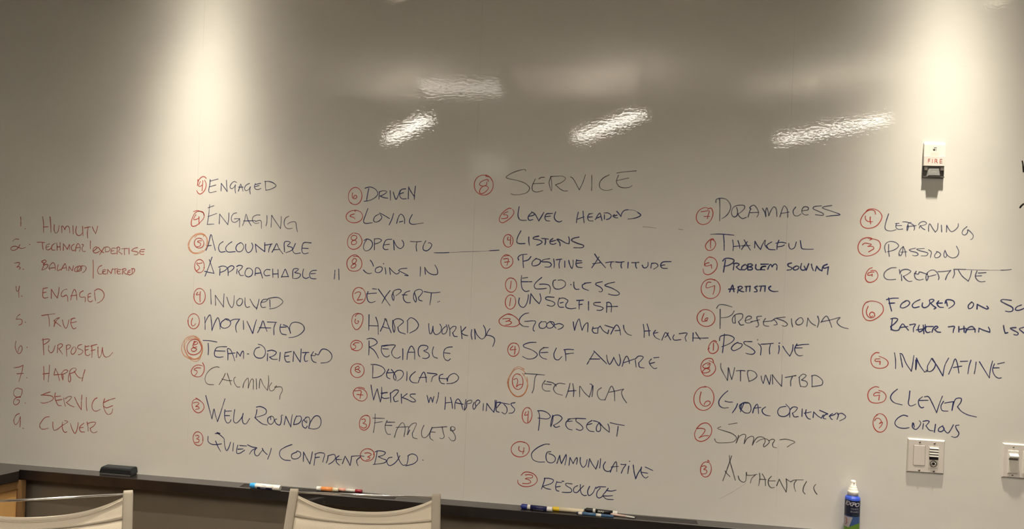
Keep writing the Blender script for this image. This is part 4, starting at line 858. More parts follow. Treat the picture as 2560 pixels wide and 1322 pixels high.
w 375,380 375,460 382,550 / 315,445 305,410 340,375 430,362 / 485,395 450,440 385,460 / 560,420 505,470 505,520 560,520 610,490 615,445 580,430 550,425 / 745,425 660,440 630,465 740,475 770,510 740,540 680,540 / 800,430 810,500 805,550 / 835,440 915,430 / 890,440 875,500 880,555 / 955,460 955,545 / 1010,450 1025,510 1055,562 1070,510 1070,445 / 1120,440 1110,500 1130,540 1195,548 / 1120,450 1190,455 / 1120,490 1195,480 / 1330,550 1380,480 1430,400 / 1370,360 1410,420 1520,550 / 1345,495 1450,480 / 1525,480 1590,470 1640,468 / 1600,480 1590,520 1605,560 / 1660,470 1720,475 1780,465 / 1745,480 1735,520 1745,555 / 1835,475 1830,555 / 1885,480 1935,480 1985,475 / 1940,490 1940,530 1955,560 / 2030,515 2050,550 2085,550 2110,520 2110,475 / 2160,490 2150,555 / 2160,490 2225,490 2250,525 2190,570 / 2430,465 2310,475 2285,520 2310,555 2380,560 / 2290,520 2345,510
= egoless b
n o 208,790 78,100 300 / 210,735 205,790 195,845
w 355,660 350,750 365,840 410,880 460,870 / 370,695 440,685 / 350,745 500,745 / 635,685 560,750 530,800 550,840 610,845 670,840 700,835 / 605,780 660,778 730,790 755,830 745,905 / 830,720 800,730 790,790 820,840 890,845 960,800 960,750 910,720 860,725 / 1038,783 1044,787 / 1080,750 1085,820 1110,850 1155,848 / 1240,770 1200,790 1205,830 1240,850 1285,865 / 1230,765 1320,755 / 1475,745 1390,765 1385,785 1450,820 1480,860 1460,885 1430,880 / 1645,750 1560,770 1510,795 1600,830 1690,880 1715,910 1690,930 1620,930 1560,915
= unselfish b
n o 200,1025 72,100 300 / 205,970 195,1030 190,1080
w 325,970 315,1040 345,1090 385,1100 420,1060 445,980 450,925 / 470,1050 485,910! 540,990 600,1050! 625,990 610,910 / 805,960 695,960 690,985 790,1020 820,1050 780,1085 710,1070 / 880,970 860,1050 880,1095 940,1098 / 890,1040 935,1030 / 880,980 930,970 980,990 1000,1010 970,1060 975,1100 1040,1120 1110,1110 / 1215,1000 1160,1010 1155,1080 1155,1125 / 1120,1005 1215,1000 / 1150,1065 1200,1055 / 1285,1020 1285,1140 / 1450,1030 1360,1040 1360,1065 1450,1090 1490,1110 1460,1140 1400,1140 / 1540,1040 1535,1170 / 1535,1035 1570,1030 1600,1060 1600,1165 / 1535,1090 1690,1088
@ 1240 740 4.7385
= good_mental_health b
n 195,225 150,210 80,240 35,290 60,340 150,360 240,355 280,320 250,265 190,225 130,215 / 80,270 130,265 170,270 150,290 115,300! 160,295 185,315 160,335 110,345
w 385,200 340,210 285,260 275,310 320,355 385,362 / 340,300 470,300 445,360 440,400 455,415 / 540,300 510,335 520,375 570,380 600,345 590,305 550,305 / 640,300 600,335 610,375 660,375 690,340 680,310 645,300 / 640,300 710,380 / 695,340 750,325 800,350 775,380 735,395 / 915,305 920,350 930,405! 955,320 985,268 1000,330 1020,405! 1050,340 1085,315 1085,425 / 1150,365 1140,405 1160,435 1200,440 / 1150,385 1210,375 / 1205,435 1210,380 1235,355! 1270,410 1325,445! 1335,400 / 1290,345 1400,380 / 1360,450 1385,400 1430,340 1465,390 1475,460 / 1410,410 1470,405 / 1510,345 1520,400 1560,450 1605,465 / 1745,335 1755,410 1755,490 / 1790,330 1810,400 1815,470 / 1755,415 1830,410 / 1890,405 1865,440 1890,490 1940,515 / 1870,440 1920,430 / 1965,520 1990,460 2010,430 2070,520 / 2040,435 2030,460 2000,490 / 2110,460 2095,490 2110,520 2190,515 / 2170,445 2265,440 2240,490 2255,535 / 2335,435 2332,535 / 2365,430 2390,470 2420,515 / 2340,495 2440,498 2515,495
= self_aware b
n o 207,633 68,80 300 / 200,590 165,635 240,630 / 225,595 225,650 218,690
w 475,548 400,550 325,580 330,600 430,640 490,690 460,730 380,745 315,715 / 570,610 525,640 515,690 545,730 600,748 / 560,610 620,610 / 530,670 615,665 / 715,615 685,690 700,745 740,755 780,715 / 815,640 825,700 828,765 / 805,635 860,630 920,635 / 830,685 920,675 / 1080,805 1130,720 1165,660 / 1160,650 1220,710 1310,800 / 1110,745 1230,745 / 1310,700 1320,760 1345,810 1385,750 1395,725! 1420,780 1455,825 1475,770 1460,690 / 1495,830 1520,750 1550,710 1575,760 1580,800 / 1510,790 1640,745 / 1650,760 1660,840 / 1650,745 1690,710 1745,720 1720,760 1690,790! 1700,840 1755,850 / 1840,745 1815,780 1840,830 1880,860 1905,850 / 1870,730 1930,725 / 1820,800 1880,785
@ 1260 890 5.8182
= technical_blue b
n o 198,370 78,115 300 / 140,340 185,325 200,360 180,445! 220,415 262,410
g 310,240 260,195 200,180 130,220 80,310 65,400 90,500 150,570 220,590 290,550 335,460 335,370 300,290 270,250 / 290,190 220,155 150,180 110,250 60,330 55,410 100,520 160,580 220,585 300,540 345,430 335,300 / 70,330 60,400 85,490 130,550 200,590 270,575 330,490
w 300,255 440,262 590,275 / 480,270 455,300 440,400 430,480 408,535 / 600,355 560,410 560,470 600,505 670,508 / 625,372 700,385 750,420 760,440 / 585,405 690,415 / 885,405 800,395 740,430 720,480 760,540 850,568 / 960,395 935,500 900,600 / 1000,400 1015,500 1010,590 / 930,510 1050,500 / 1100,440 1100,590 / 1110,440 1170,530 1240,595! 1270,500 1280,415 1250,405 / 1295,430 1290,510 1280,590 / 1415,460 1365,500 1360,570 1400,630 1470,635! 1510,540 1565,435 1600,500 1610,650 / 1530,525 1650,500 1735,480 / 1740,480 1710,520 1730,600 1785,680
= present b
n o 335,860 70,115 300 / 320,810 300,860 350,850 / 355,800 350,880 345,960
w 500,800 515,850 515,960 500,1080 / 490,795 560,795 640,830 675,880 640,910 495,900 / 710,860 685,960 680,1030 710,940 720,870 800,860 845,900 800,960 720,1005! 750,1035 810,1020 / 960,910 905,960 900,1010 940,1060 990,1072 / 930,915 1050,905 1190,910 / 910,950 995,945 / 1050,910 1045,940 1120,1000 1150,1050 1110,1080 1050,1060 / 1280,935 1215,980 1200,1030 1240,1085 1310,1098 / 1205,1000 1280,980 / 1300,940 1370,960 1405,1020 1395,1090 1350,1090 1345,1030 1385,965! 1450,1040 1530,1105! 1530,1040 1510,985 / 1545,968 1640,990 1750,1008 / 1660,1020 1650,1100 1640,1165
@ 1260 1040 5.8182
= communicative b
n o 235,480 132,112 300 / 220,440 215,490 250,515 295,510 / 290,460 285,510 272,550
w 660,408 600,408 470,470 400,550 420,630 500,665 590,665 / 680,515 630,525 610,590 630,660 690,680 740,650 745,600 700,560 650,545 / 770,685 810,570! 820,640 835,690! 870,620 905,555 905,620 885,710 / 945,715 960,600! 985,650 1005,690! 1030,640 1060,600 1065,650 1055,700 / 1110,600 1110,680 1150,745 1190,710 1210,630 / 1225,740 1245,620! 1280,690 1335,770! 1360,700 1370,645 / 1405,620 1400,690 1390,755 / 1475,665 1445,720 1460,780 1510,805 1550,790 / 1545,815 1580,730 1630,660 1640,720 1640,805 / 1560,740 1665,730 / 1700,700 1745,705 1775,700 1735,760 1705,830 / 1815,725 1800,835 / 1825,655 1830,660 / 1880,710 1890,800 1915,910! 1950,830 2000,750 / 2000,740 1990,800 2020,870 2060,900 2095,880 / 2055,740 2100,760 2165,790 / 2000,815 2090,830
= resolute b
n 250,860 290,820 350,812 430,840 475,890 480,950 430,1000 340,1025 260,1015 205,975 200,930 / 310,855 370,850 415,865 410,895 330,900 310,910! 370,930 390,960 350,980 270,978
w 595,900 580,960 545,1060 / 585,905 660,905 720,930 700,970 560,1020! 610,1050 680,1065 / 770,950 750,1020 765,1080 800,1090 / 770,960 840,965 / 845,945 872,948 / 760,1030 820,1020 / 990,985 900,980 900,1005 980,1060 980,1100 910,1110 845,1105 / 1070,1010 1020,1040 1015,1100 1060,1110 1110,1060 1160,1010 / 1110,995 1110,1060 1130,1130 1170,1155 1200,1150 / 1245,1020 1215,1100 1235,1155 1290,1120 1335,1030 / 1340,1050 1370,1030 1480,1028 / 1400,1045 1355,1100 1350,1165 1380,1190 1430,1170 / 1515,1050 1470,1110 1440,1150 1480,1200 1590,1213 / 1490,1080 1560,1090 1630,1075 / 1430,1160 1520,1160 1580,1155
@ 1720 470 6.093
= dramaless b
n 300,320 350,305 380,370 370,440 310,530 220,555 150,520 125,440 160,350 240,300 300,300 / 200,360 260,352 325,348 310,400 295,465 / 245,432 330,432
w 480,155 485,280 482,500 / 425,220 430,175 500,155 580,170 640,240 650,300 610,390 560,440 515,465 / 740,295 755,350 745,420 700,440 665,400 670,330 710,280 790,260 860,270 860,310 800,370 760,395! 790,440 830,465 890,445 / 915,440 950,330 960,320! 940,300 1000,260 1050,310 1075,390 1050,440 / 950,375 1075,370 / 1135,310 1170,370 1185,435! 1185,340 1200,300 1220,360 1230,420! 1270,330 1310,285 1340,310 1355,435 / 1400,440 1430,340 1465,270 1510,320 1520,445 / 1420,385 1540,365 / 1640,290 1600,350 1620,415 1670,425 1720,395 / 1740,345 1830,330 1830,295 1770,285 1735,330 1740,380 1790,410 1830,405 / 2030,270 1920,285 1905,310 1980,350 2060,390 2060,412 1940,405 / 2190,265 2070,285 2045,300 2180,350 2320,405 2210,418 2105,432
= thankful b
n 395,785 370,770 290,830 265,890 300,945 370,940 420,870 410,815 370,785 345,800 / 345,800 342,860 345,915
w 345,705 460,700 600,708 700,718 / 540,710 550,830 550,950 / 680,790 690,870 685,955 / 760,800 780,860 790,920 / 690,890 800,880 / 815,935 860,870 905,815 / 855,790 890,850 950,945 / 820,880 945,875 / 1015,910 1020,810! 1060,880 1105,935! 1130,870 1170,795 / 1180,800 1170,860 1205,915 / 1275,820 1210,860 1195,880! 1230,930 1330,940 / 1385,795 1360,860 1355,935 / 1340,840 1420,825 1495,838 / 1360,895 1430,885 1470,865 / 1535,845 1540,900 1570,930 1620,910 1650,820 / 1710,800 1720,860 1735,920 1800,930 1910,930
= problem_solving b
n 365,1055 320,1050 260,1110 250,1180 / 320,1050 400,1070 445,1150 430,1230 360,1300 290,1320 240,1290 230,1230 / 320,1135 265,1155 260,1185 320,1180 355,1165! 360,1225
w 570,1095 555,1190 540,1280 / 530,1110 560,1075 630,1070 700,1095 690,1130 620,1175 545,1195 / 700,1155 690,1245 / 690,1150 750,1145 780,1165 735,1200! 780,1240 810,1245 / 865,1165 820,1200 820,1240 870,1240 905,1200 880,1165 / 915,1165 910,1245 / 910,1160 960,1155 985,1175 930,1200! 980,1215 975,1240 910,1247 / 1035,1165 1030,1220 1055,1245 1100,1240 / 1105,1245 1130,1200 1190,1190 1120,1200 1110,1235 1170,1245 / 1110,1160 1225,1158 / 1215,1235 1240,1180 1260,1160 1280,1200! 1300,1170 1330,1155 1355,1180 1350,1245 / 1575,1140 1520,1160 1530,1190 1580,1215 1570,1240 1510,1248 / 1640,1190 1600,1220 1620,1248 1670,1235 1690,1200 1650,1185 / 1730,1150 1715,1220 1740,1250 1780,1245 / 1770,1190 1800,1250! 1840,1150 / 1880,1160 1890,1210 1910,1255! / 1940,1260 1960,1190! 2000,1240 2040,1260! 2050,1200 / 2120,1160 2060,1190 2070,1220 2140,1200! 2130,1260 2125,1315
@ 1720 630 6.093
= artistic b
n o 343,557 145,150 300 / 350,460 300,460 275,510 280,545 330,535 405,510! 400,580 380,645
w 635,605 655,550 680,500 690,550 700,605 / 620,565 715,560 / 770,540 755,620 / 760,535 800,520 830,540 775,580! 820,600 850,605 / 870,525 950,520 / 890,530 885,600 / 945,520 940,600 / 1055,520 1015,540 1045,570 1050,600 1010,605 / 1085,520 1180,515 / 1115,530 1100,595 / 1175,520 1170,600 / 1260,520 1230,545 1250,580 1300,600 1370,598
= professional b
n o 272,1005 137,128 240 / 245,935 215,1010 215,1050 250,1055 295,1025 300,1000 260,1020 265,1050 295,1045
w 490,870 490,1020 488,1165 / 435,855 470,805 550,802 670,835 / 705,895 670,950 600,990 505,1000 / 715,970 720,1080! 690,1080 675,1020 710,960 770,940 830,945 830,1000 770,1060! 800,1110 850,1105 / 870,1045 960,1010 965,985 920,975 880,1010 880,1070 930,1080 980,1060 / 1120,975 1050,985 1060,1050 1075,1110 1050,1140 1035,1135 / 960,1060 1010,1050 1090,1030 / 1180,1010 1150,1060 1160,1115 1230,1130 / 1150,1060 1260,1050 / 1270,1050 1310,1030 1360,1100 1310,1110 / 1480,990 1330,1010 1300,1030 / 1350,1010 1470,1055 1515,1100 1480,1130 1435,1120 / 1575,1015 1580,1080 1595,1140 / 1680,1015 1640,1060 1660,1105 1720,1100 1755,1050 1730,1000 1690,1005 / 1810,1130 1825,1005! 1880,1080 1945,1120! / 1975,975 1995,1050 1970,1145 / 2025,1070 2080,990 2115,975 2160,1060 2190,1145 / 2040,1060 2180,1030 2320,995 2285,1030 2270,1070 2310,1120 2370,1150 2440,1165
@ 1720 830 6.093
= positive b
n 435,145 400,128 340,170 310,250 330,310 390,325 450,280 460,210 430,160 390,140 / 388,165 388,220 385,280 / 305,265 325,240
w 555,30 545,150 525,315 / 480,130 490,70 560,45 650,55 705,95 670,150 590,195 515,222 / 760,155 700,190 660,250 690,282 760,260 815,220 825,185 760,165 / 975,145 850,150 860,180 960,240 1020,300 990,335 930,335 880,320 / 1070,175 1110,220 1105,350 / 1110,185 1200,180 1300,170 / 1255,190 1240,260 1245,335 / 1385,205 1390,260 1375,330 / 1060,115 1062,122 / 1385,170 1400,165 / 1445,215 1490,290 1550,365! 1590,280 1600,190 / 1660,180 1625,250 1640,320 1690,360 1745,355 / 1650,205 1740,190 1840,185 / 1640,240 1740,240
= wtdwntbd b
n 390,465 370,410 300,400 230,440 195,520 210,610 260,665 330,665 400,610 420,550 390,470 320,435 / 300,500 335,475 290,470 225,515 240,545 310,540 335,500 340,480 / 330,545 260,560 220,600 230,620 310,610 335,580 280,550
w 500,475 500,540 600,735! 610,640 615,535 640,640 665,720! 690,640 710,540 / 735,590 800,585 870,590 / 800,590 800,745 / 920,590 905,620 930,750! 1000,720 1050,670 1020,610 960,585 905,588 / 1115,670 1120,720 1145,780! 1165,720 1180,650 1210,720 1240,795! 1255,730 1260,650 / 1290,790 1285,650! 1350,740 1425,825! 1430,740 1435,650 / 1480,690 1570,675 1650,660 1620,665 / 1590,680 1565,740 1565,820 / 1695,690 1700,770 1715,830 / 1690,690 1750,640 1800,660 1730,730! 1800,750 1820,790 1790,830 1720,825 / 1890,660 1890,830! 1960,820 2040,800 2050,740 1990,680 1930,655 1880,670
= goal_oriented b
n o 240,1010 153,182 280 / 200,910 180,1000 190,1080 240,1125 300,1120 340,1080 320,1050 270,1060 245,1105
w 605,895 540,950 470,1050 480,1120 540,1155 615,1150 / 565,1050 620,1065 680,1065 / 755,1090 730,1150 675,1230 / 800,1210 840,1110 850,1080 790,1110 785,1150 800,1180! 820,1090 880,1070 940,1090 960,1180 930,1230 860,1225 820,1190 / 850,1080 930,1080 / 985,1230 1010,1150 1055,1095 1070,1170 1075,1240 / 1000,1160 1110,1145 / 1180,1140 1130,1180 1140,1230 1190,1265 1250,1275 / 1490,1130 1400,1150 1365,1210 1390,1270 1470,1285 1540,1240 1550,1170 1490,1095 / 1550,1295 1550,1210 1555,1180! 1600,1140 1665,1150 1640,1200 1590,1235! 1620,1290 1680,1285 / 1740,1170 1735,1285 / 1800,1180 1790,1250 1830,1315 1865,1325 / 1770,1235 1875,1215 / 1905,1300 1915,1215! 1970,1270 2030,1310! 2060,1260 / 2005,1190 2130,1245 / 2130,1245 2080,1265 2060,1310 2100,1320 / 2200,1240 2160,1270 2180,1320 2200,1330 / 2150,1280 2230,1255 2260,1230! / 2275,1230 2290,1260 2270,1330 / 2280,1250 2340,1235 2400,1280 2390,1310 2310,1350
@ 1720 1040 6.093
= smart k
n 130,190 200,120 290,105 355,170 355,260 290,350 190,385 120,350 100,270 130,190 / 130,190 200,185 260,205 230,270 170,328! 240,300 315,298
w 745,105 680,115 620,125 / 500,160 450,185 540,220 680,270 740,330 700,385 560,405 430,395 405,345 / 770,290 755,350 730,415 / 740,400 780,310 850,275 880,290 865,360 855,420! 900,340 970,305 1000,320 980,440! 1030,350 1080,315 1160,330 1175,390 1150,440 1155,468 1200,440 1240,390 1190,345 1100,360 1040,400 / 1230,375 1290,350 1320,365 1290,420 1300,470 1350,480 / 1400,360 1480,350 1560,365 1630,395 1570,430 1510,470
= authentic k
n o 272,810 82,117 290 / 215,765 250,755 280,775 240,810 285,825 275,870 225,880 205,875 / 300,670 325,690
w 665,605 640,680 580,850 530,985 / 630,600 640,690 680,830 720,975 / 565,835 590,870 640,920 / 765,910 785,970 840,1005 875,990 890,855! 890,880 895,900! 970,900 1050,885 / 1020,900 970,950 950,1020 / 1090,870 1095,950 1075,1060 / 1130,880 1170,950 1180,1060 / 1090,960 1190,965 / 1270,915 1225,970 1230,1050 1270,1090 1315,1085 / 1225,985 1330,985 / 1350,1060 1390,960! 1440,1060 1495,1155! 1505,1050 1495,955! 1530,980 1565,1000! 1610,975 1755,970 / 1650,980 1620,1020 1620,1090 1640,1145 / 1805,995 1760,1080 1755,1150 1785,1185 / 1945,1040 1915,1080 1930,1140 1965,1190
@ 2130 500 5.9535
= learning b
n 350,210 340,165 300,145 230,160 160,230 125,320 160,395 250,420 360,385 430,300 445,230 400,165 320,130 240,140 210,170 / 200,235 200,280 235,315 305,322 / 272,250 270,300 278,355
w 545,205 510,310 490,410 510,445 580,460 655,440 / 660,350 655,410 690,435 755,430 / 650,350 700,345 / 655,380 740,378 / 755,325 810,325 880,350 920,380 930,430 920,450 / 830,370 820,410 820,460 840,400 835,350 880,330 / 820,395 955,380 / 1010,390 1000,420 / 990,365 1020,330 1080,320 1110,345 1080,370 1015,380! 1050,420 1085,440 / 1140,465 1140,400 1155,350 1200,420 1240,475! 1270,440 1280,345 / 1330,375 1335,475 / 1405,475 1410,375! 1440,430 1480,470 1540,440 1580,390 1580,350 / 1710,395 1650,450 1640,500 1680,520 1720,480 1720,440 1780,490 1805,530 1790,575 1765,588
= passion b
n 265,595 300,575 270,560 220,558 140,590 90,680 110,780 190,830 290,820 390,760 425,680 400,610 330,580 240,570 / 155,665 190,640 260,650 290,660 235,690! 310,690 325,720 290,745 245,772
w 545,660 545,760 555,840 / 500,780 485,700 510,640 570,615 650,630 695,680 640,735 525,770 / 700,800 720,830 750,780 760,690! 790,750 800,840 / 700,830 700,780 740,710 770,695 / 725,775 815,770 / 945,715 850,740 880,760 960,780 985,810 940,830 900,820 / 1075,720 960,730 1000,750 1080,770 1130,790 1110,825 1030,830 / 1140,740 1180,770 1165,855 / 1270,770 1230,820 1240,855 1290,850 1320,810 1290,775 1255,765 / 1385,745 1365,820 1385,855 1410,830 1390,760! 1420,820 1490,860 1560,840 1590,770 1555,685
= creative b
n 300,1005 260,1020 210,1090 200,1170 240,1220 310,1215 370,1170 385,1110 350,1050 280,1050 / 325,1070 290,1070 240,1090 235,1115 290,1110 300,1100! 300,1135
w 655,1005 580,1010 490,1070 475,1130 510,1175 580,1185 650,1178 / 705,1035 715,1100 / 735,1110 740,1200 / 715,1080 740,1045 820,1030 875,1060 830,1100 765,1135! 800,1180 850,1210 890,1205 / 955,1060 930,1110 950,1170 1010,1190 1060,1175 / 930,1090 990,1100 1000,1070 1080,1090 1120,1105 / 1120,1080 1100,1140 1110,1200 1135,1150 1120,1090 1160,1050 1210,1040 1260,1070 1295,1150 1285,1185 / 1130,1140 1250,1110 / 1280,1065 1380,1060 1470,1048 / 1470,1045 1420,1110 1390,1185 / 1520,1045 1525,1100 1500,1160 / 1515,1030 1600,1030 1690,1032 / ~ 1680,1032 2000,1042 2260,1043 / 2220,1043 2300,1040 2370,1032 / 1585,1045 1640,1130 1730,1205! 1760,1140 1780,1050 / 1860,1055 1835,1130 1860,1185 1910,1215 1980,1210 / 1880,1085 1995,1078 / 1840,1130 1930,1125
@ 2130 700 5.9535
= focused_on b
n 240,320 200,340 160,420 165,520 210,590 290,600 390,550 465,460 450,370 380,325 280,310 220,325 / 240,390 215,460 230,530 280,560 335,540 330,490 290,475 260,510 280,545 310,530
w 545,265 560,350 590,460 / 515,290 600,270 690,268 / 550,345 635,340 / 800,310 740,350 720,400 750,415 820,390 860,340 830,305 790,310 / 1010,290 930,330 895,380 920,410 1000,395 / 1050,340 1045,390 1080,410 1140,380 1160,330 1150,300 1200,285 1220,300 1170,345! 1220,390 1250,410 1220,430 / 1290,310 1265,350 1300,400 1360,405 / 1260,345 1345,340 / 1405,320 1420,385 / 1385,345 1400,300 1440,290 1510,310 1525,350 1490,390 1440,420 / 1780,325 1730,380 1740,425 1790,405 1810,350 1780,325 / 1860,430 1865,360! 1920,390 2000,430! 2030,420 2005,385 / 2370,300 2230,290 2215,310 2300,360 2390,410 2390,455 2340,470 2285,460 / 2520,370 2450,400 2430,440 2480,450 2560,420
w 600,580 590,660 580,740 / 580,575 630,565 680,580 640,640 575,690! 600,740 690,745 720,690 755,650 800,700 840,745 / 720,705 830,690 / 860,665 945,655 915,710 915,770 / 1000,670 985,720 1000,770 1050,745 1085,700 1090,660 / 960,740 1060,725 / 1060,670 1070,800 / 1105,690 1090,740 1120,780 1165,770 / 1100,690 1210,690 / 1190,775 1210,720 1250,685 1280,700 1230,735! 1270,770 1320,775 / 1435,695 1525,690 1510,740 1505,780 / 1590,690 1590,775 / 1665,685 1670,775 / 1600,735 1700,720 1690,780! 1730,710 1790,690 1830,740 1830,775 / 1720,735 1835,730 / 1885,770 1890,715! 1960,745 2050,775! 2050,740 2030,700 / 2255,675 2265,740 2280,790! 2320,780 / 2440,705 2355,715 2390,740 2475,790 2460,815 2410,810 / 2560,700 2490,725 2530,765 2575,800
@ 2130 870 5.463
= innovative b
n 370,65 330,60 270,110 260,190 300,255 390,275 470,250 495,200 460,150 370,110 / 380,145 320,150 315,175 385,180! 380,225
w 580,65 595,160 595,280 / 660,95 690,260 / 655,75 680,80 740,210 810,315! 830,210 845,100 / 870,160 870,300 885,160 880,135! 930,240 990,325! 1030,310 1030,250 1085,145 / 1085,140 1160,240 1240,380! 1270,230 1320,135 / 1100,140 1140,220 1110,290 1060,320 1010,300 / 1320,355 1370,240 1410,145 1440,220 1460,340 / 1385,265 1500,245 / 1480,182 1580,178 / 1625,165 1600,240 1582,350 / 1695,190 1685,270 1670,350 / 1740,185 1810,300 1875,405! 1890,290 1920,175 / 1945,215 1920,290 1950,375 2000,410 2040,405 / 1925,270 2010,268 / 1990,215 2080,195
= clever_blue b
n 365,535 320,525 240,570 215,650 250,730 350,750 440,720 465,650 430,600 365,575 / 380,610 330,605 295,635 300,650 375,640! 365,710
w 620,560 550,620 525,680 570,740 685,775 / 790,585 780,680 770,760 800,790 870,765 / 960,665 910,710 915,780 950,815 980,805 / 910,715 1040,712 / 990,665 1040,660 1090,740 1155,880! 1190,770 1235,655 / 1250,725 1215,790 1230,850 1310,860 / 1265,750 1350,735 1385,730! 1365,850! 1390,750 1420,690 1490,685 1490,730 1440,800! 1490,860 1580,910 1700,940
= curious b
n o 382,1022 97,125 250 / 310,990 330,960 370,960 400,1000 375,1030! 415,1010 405,1050 370,1092
w 760,930 700,915 610,970 585,1030 630,1080 720,1095 780,1085 / 830,1020 825,1080 870,1110 910,1080 940,1020 920,990 / 830,1050 840,1020 850,1080 / 975,1030 965,1105 / 970,1000 1020,990 1055,1000 1010,1060! 1060,1120 1110,1130 / 1140,1040 1125,1150 / 1240,1060 1190,1090 1180,1130 1220,1140 1260,1100 1240,1070! 1270,1130 1310,1160 1350,1110 1385,1045 / 1460,1050 1415,1060 1430,1110 1460,1160 1440,1205 1400,1218 1360,1205
@ 2460 380 8.26
= black_edge d
w 790,190 805,270 815,405! 850,330 880,220 900,330 920,410! 950,300 970,200
w 745,1145 780,1100 830,1070 880,1090 900,1140
@ 0 0 1
= stray_line s
w 1607,567 1625,568 1640,570 / 1697,573 1708,574
= faint_wipe s
w ~ 1798,1247 1830,1230 1866,1207
'''

# ---------------------------------------------------------------- handwriting on the wall
# Each entry is the trail of the pen as it runs over the wall: a block is "@ origin and magnification of the survey sheet",
# "= key colour", then n = list number / circled number, g = orange ring, w = the lettering; "!" marks a sharp turn, "o" an oval.
NOTES = {
 'humility': ('faded red handwritten line 1. HUMILITY, first of the numbered list', 'L'), 'technical': ('faded red handwritten line 2. TECHNICAL | EXPERTISE in the numbered list', 'L'),
 'balanced': ('faded red handwritten line 3. BALANCED | CENTERED in the numbered list', 'L'), 'engaged_red': ('faded red handwritten line 4. ENGAGED in the numbered list', 'L'),
 'true': ('faded red handwritten line 5. TRUE in the numbered list', 'L'), 'purposeful': ('faded red handwritten line 6. PURPOSEFUL in the numbered list', 'L'),
 'happy': ('faded red handwritten line 7. HAPPY in the numbered list', 'L'), 'service_red': ('faded red handwritten line 8. SERVICE in the numbered list', 'L'),
 'clever_red': ('faded red handwritten line 9. CLEVER, last of the numbered list', 'L'),
 'engaged': ('blue handwritten ENGAGED with a red circled 4, under the bright spot of light', 1), 'engaging': ('blue handwritten ENGAGING with a red circled 4', 1),
 'accountable': ('blue handwritten ACCOUNTABLE with a circled 5 ringed in orange', 1), 'approachable': ('blue handwritten APPROACHABLE with two tally strokes and a circled 5', 1),
 'involved': ('blue handwritten INVOLVED with a red circled 4', 1), 'motivated': ('blue handwritten MOTIVATED with a red circled 6', 1),
 'team_oriented': ('blue handwritten TEAM-ORIENTED with a circled 8 ringed in orange', 1), 'calming': ('thin grey handwritten CALMING with a red circled 5', 1),
 'well_rounded': ('blue handwritten WELL ROUNDED with a red circled 3', 1), 'quietly_confident': ('blue handwritten QUIETLY CONFIDENT with a red circled 3 above the cyan marker', 1),
 'driven': ('blue handwritten DRIVEN with a red circled 6', 2), 'loyal': ('blue handwritten LOYAL with a red circled 5', 2), 'open_to': ('blue handwritten OPEN TO with a long blank line and a circled 8', 2),
 'joins_in': ('blue handwritten JOINS IN with a red circled 8', 2), 'expert': ('blue handwritten EXPERT with a red circled 2', 2), 'hard_working': ('blue handwritten HARD WORKING with a red circled 6', 2),
 'reliable': ('blue handwritten RELIABLE with a red circled 5', 2), 'dedicated': ('blue handwritten DEDICATED with a red circled 8', 2),
 'works_with_happiness': ('blue handwritten WORKS W/ HAPPINESS with a red circled 7', 2), 'fearless': ('thin blue handwritten FEARLESS with a red circled 3', 2), 'bold': ('blue handwritten BOLD with a full stop and a red circled 3', 2),
 'service_black': ('large thin black handwritten SERVICE with a red circled 8', 3), 'level_headed': ('blue handwritten LEVEL HEADED with a red circled 5', 3), 'listens': ('blue handwritten LISTENS with a red circled 4', 3),
 'positive_attitude': ('blue handwritten POSITIVE ATTITUDE with a red circled 7', 3), 'egoless': ('blue handwritten EGO.LESS with a red circled 1', 3), 'unselfish': ('blue handwritten UNSELFISH with a red circled 1', 3),
 'good_mental_health': ('blue handwritten GOOD MENTAL HEALTH with a red circled 3', 3), 'self_aware': ('blue handwritten SELF AWARE with a red circled 4', 3),
 'technical_blue': ('blue handwritten TECHNICAL with a circled 2 ringed in orange', 3), 'present': ('blue handwritten PRESENT with a red circled 4', 3),
 'communicative': ('blue handwritten COMMUNICATIVE with a red circled 4', 3), 'resolute': ('blue handwritten RESOLUTE with a red circled 3 above the pens', 3),
 'dramaless': ('blue handwritten DRAMALESS with a red circled 7', 4), 'thankful': ('blue handwritten THANKFUL with a red circled 1', 4), 'problem_solving': ('bold blue handwritten PROBLEM SOLVING with a red circled 9', 4),
 'artistic': ('small bold blue handwritten ARTISTIC with a red circled 9', 4), 'professional': ('blue handwritten PROFESSIONAL with a red circled 6', 4), 'positive': ('blue handwritten word POSITIVE alone with a red circled 1', 4),
 'wtdwntbd': ('blue handwritten letters WTDWNTBD with a red circled 8', 4), 'goal_oriented': ('blue handwritten GOAL ORIENTED with a large red circled 6', 4), 'smart': ('thin grey scrawled SMART with a red circled 2', 4),
 'authentic': ('thin grey handwritten AUTHENTIC with a red circled 3 left of the spray bottle', 4),
 'learning': ('blue handwritten LEARNING with a red circled 4 below the fire strobe', 5), 'passion': ('blue handwritten PASSION with a red circled 3', 5), 'creative': ('blue handwritten CREATIVE with a long stroke and a red circled 9', 5),
 'focused_on': ('blue handwritten FOCUSED ON SO... RATHER THAN ISS..., cut by the right edge', 5), 'innovative': ('blue handwritten INNOVATIVE with a red circled 9', 5),
 'clever_blue': ('blue handwritten CLEVER with a red circled 9', 5), 'curious': ('blue handwritten CURIOUS with a red circled 3 above the wall plate', 5),
 'black_edge': ('black marker strokes cut off by the right edge beside the fire strobe', 6),
 'stray_line': ('faint half-wiped horizontal pen line left of the word THANKFUL', 7), 'faint_wipe': ('faint slanting wiped pen trace below the word AUTHENTIC', 7),
}
GROUPS = {'L': 'numbered red list', 1: 'words of the second list', 2: 'words of the third list', 3: 'words of the fourth list', 4: 'words of the fifth list', 5: 'words of the sixth list', 6: 'cut off black writing', 7: 'half-wiped pen traces'}
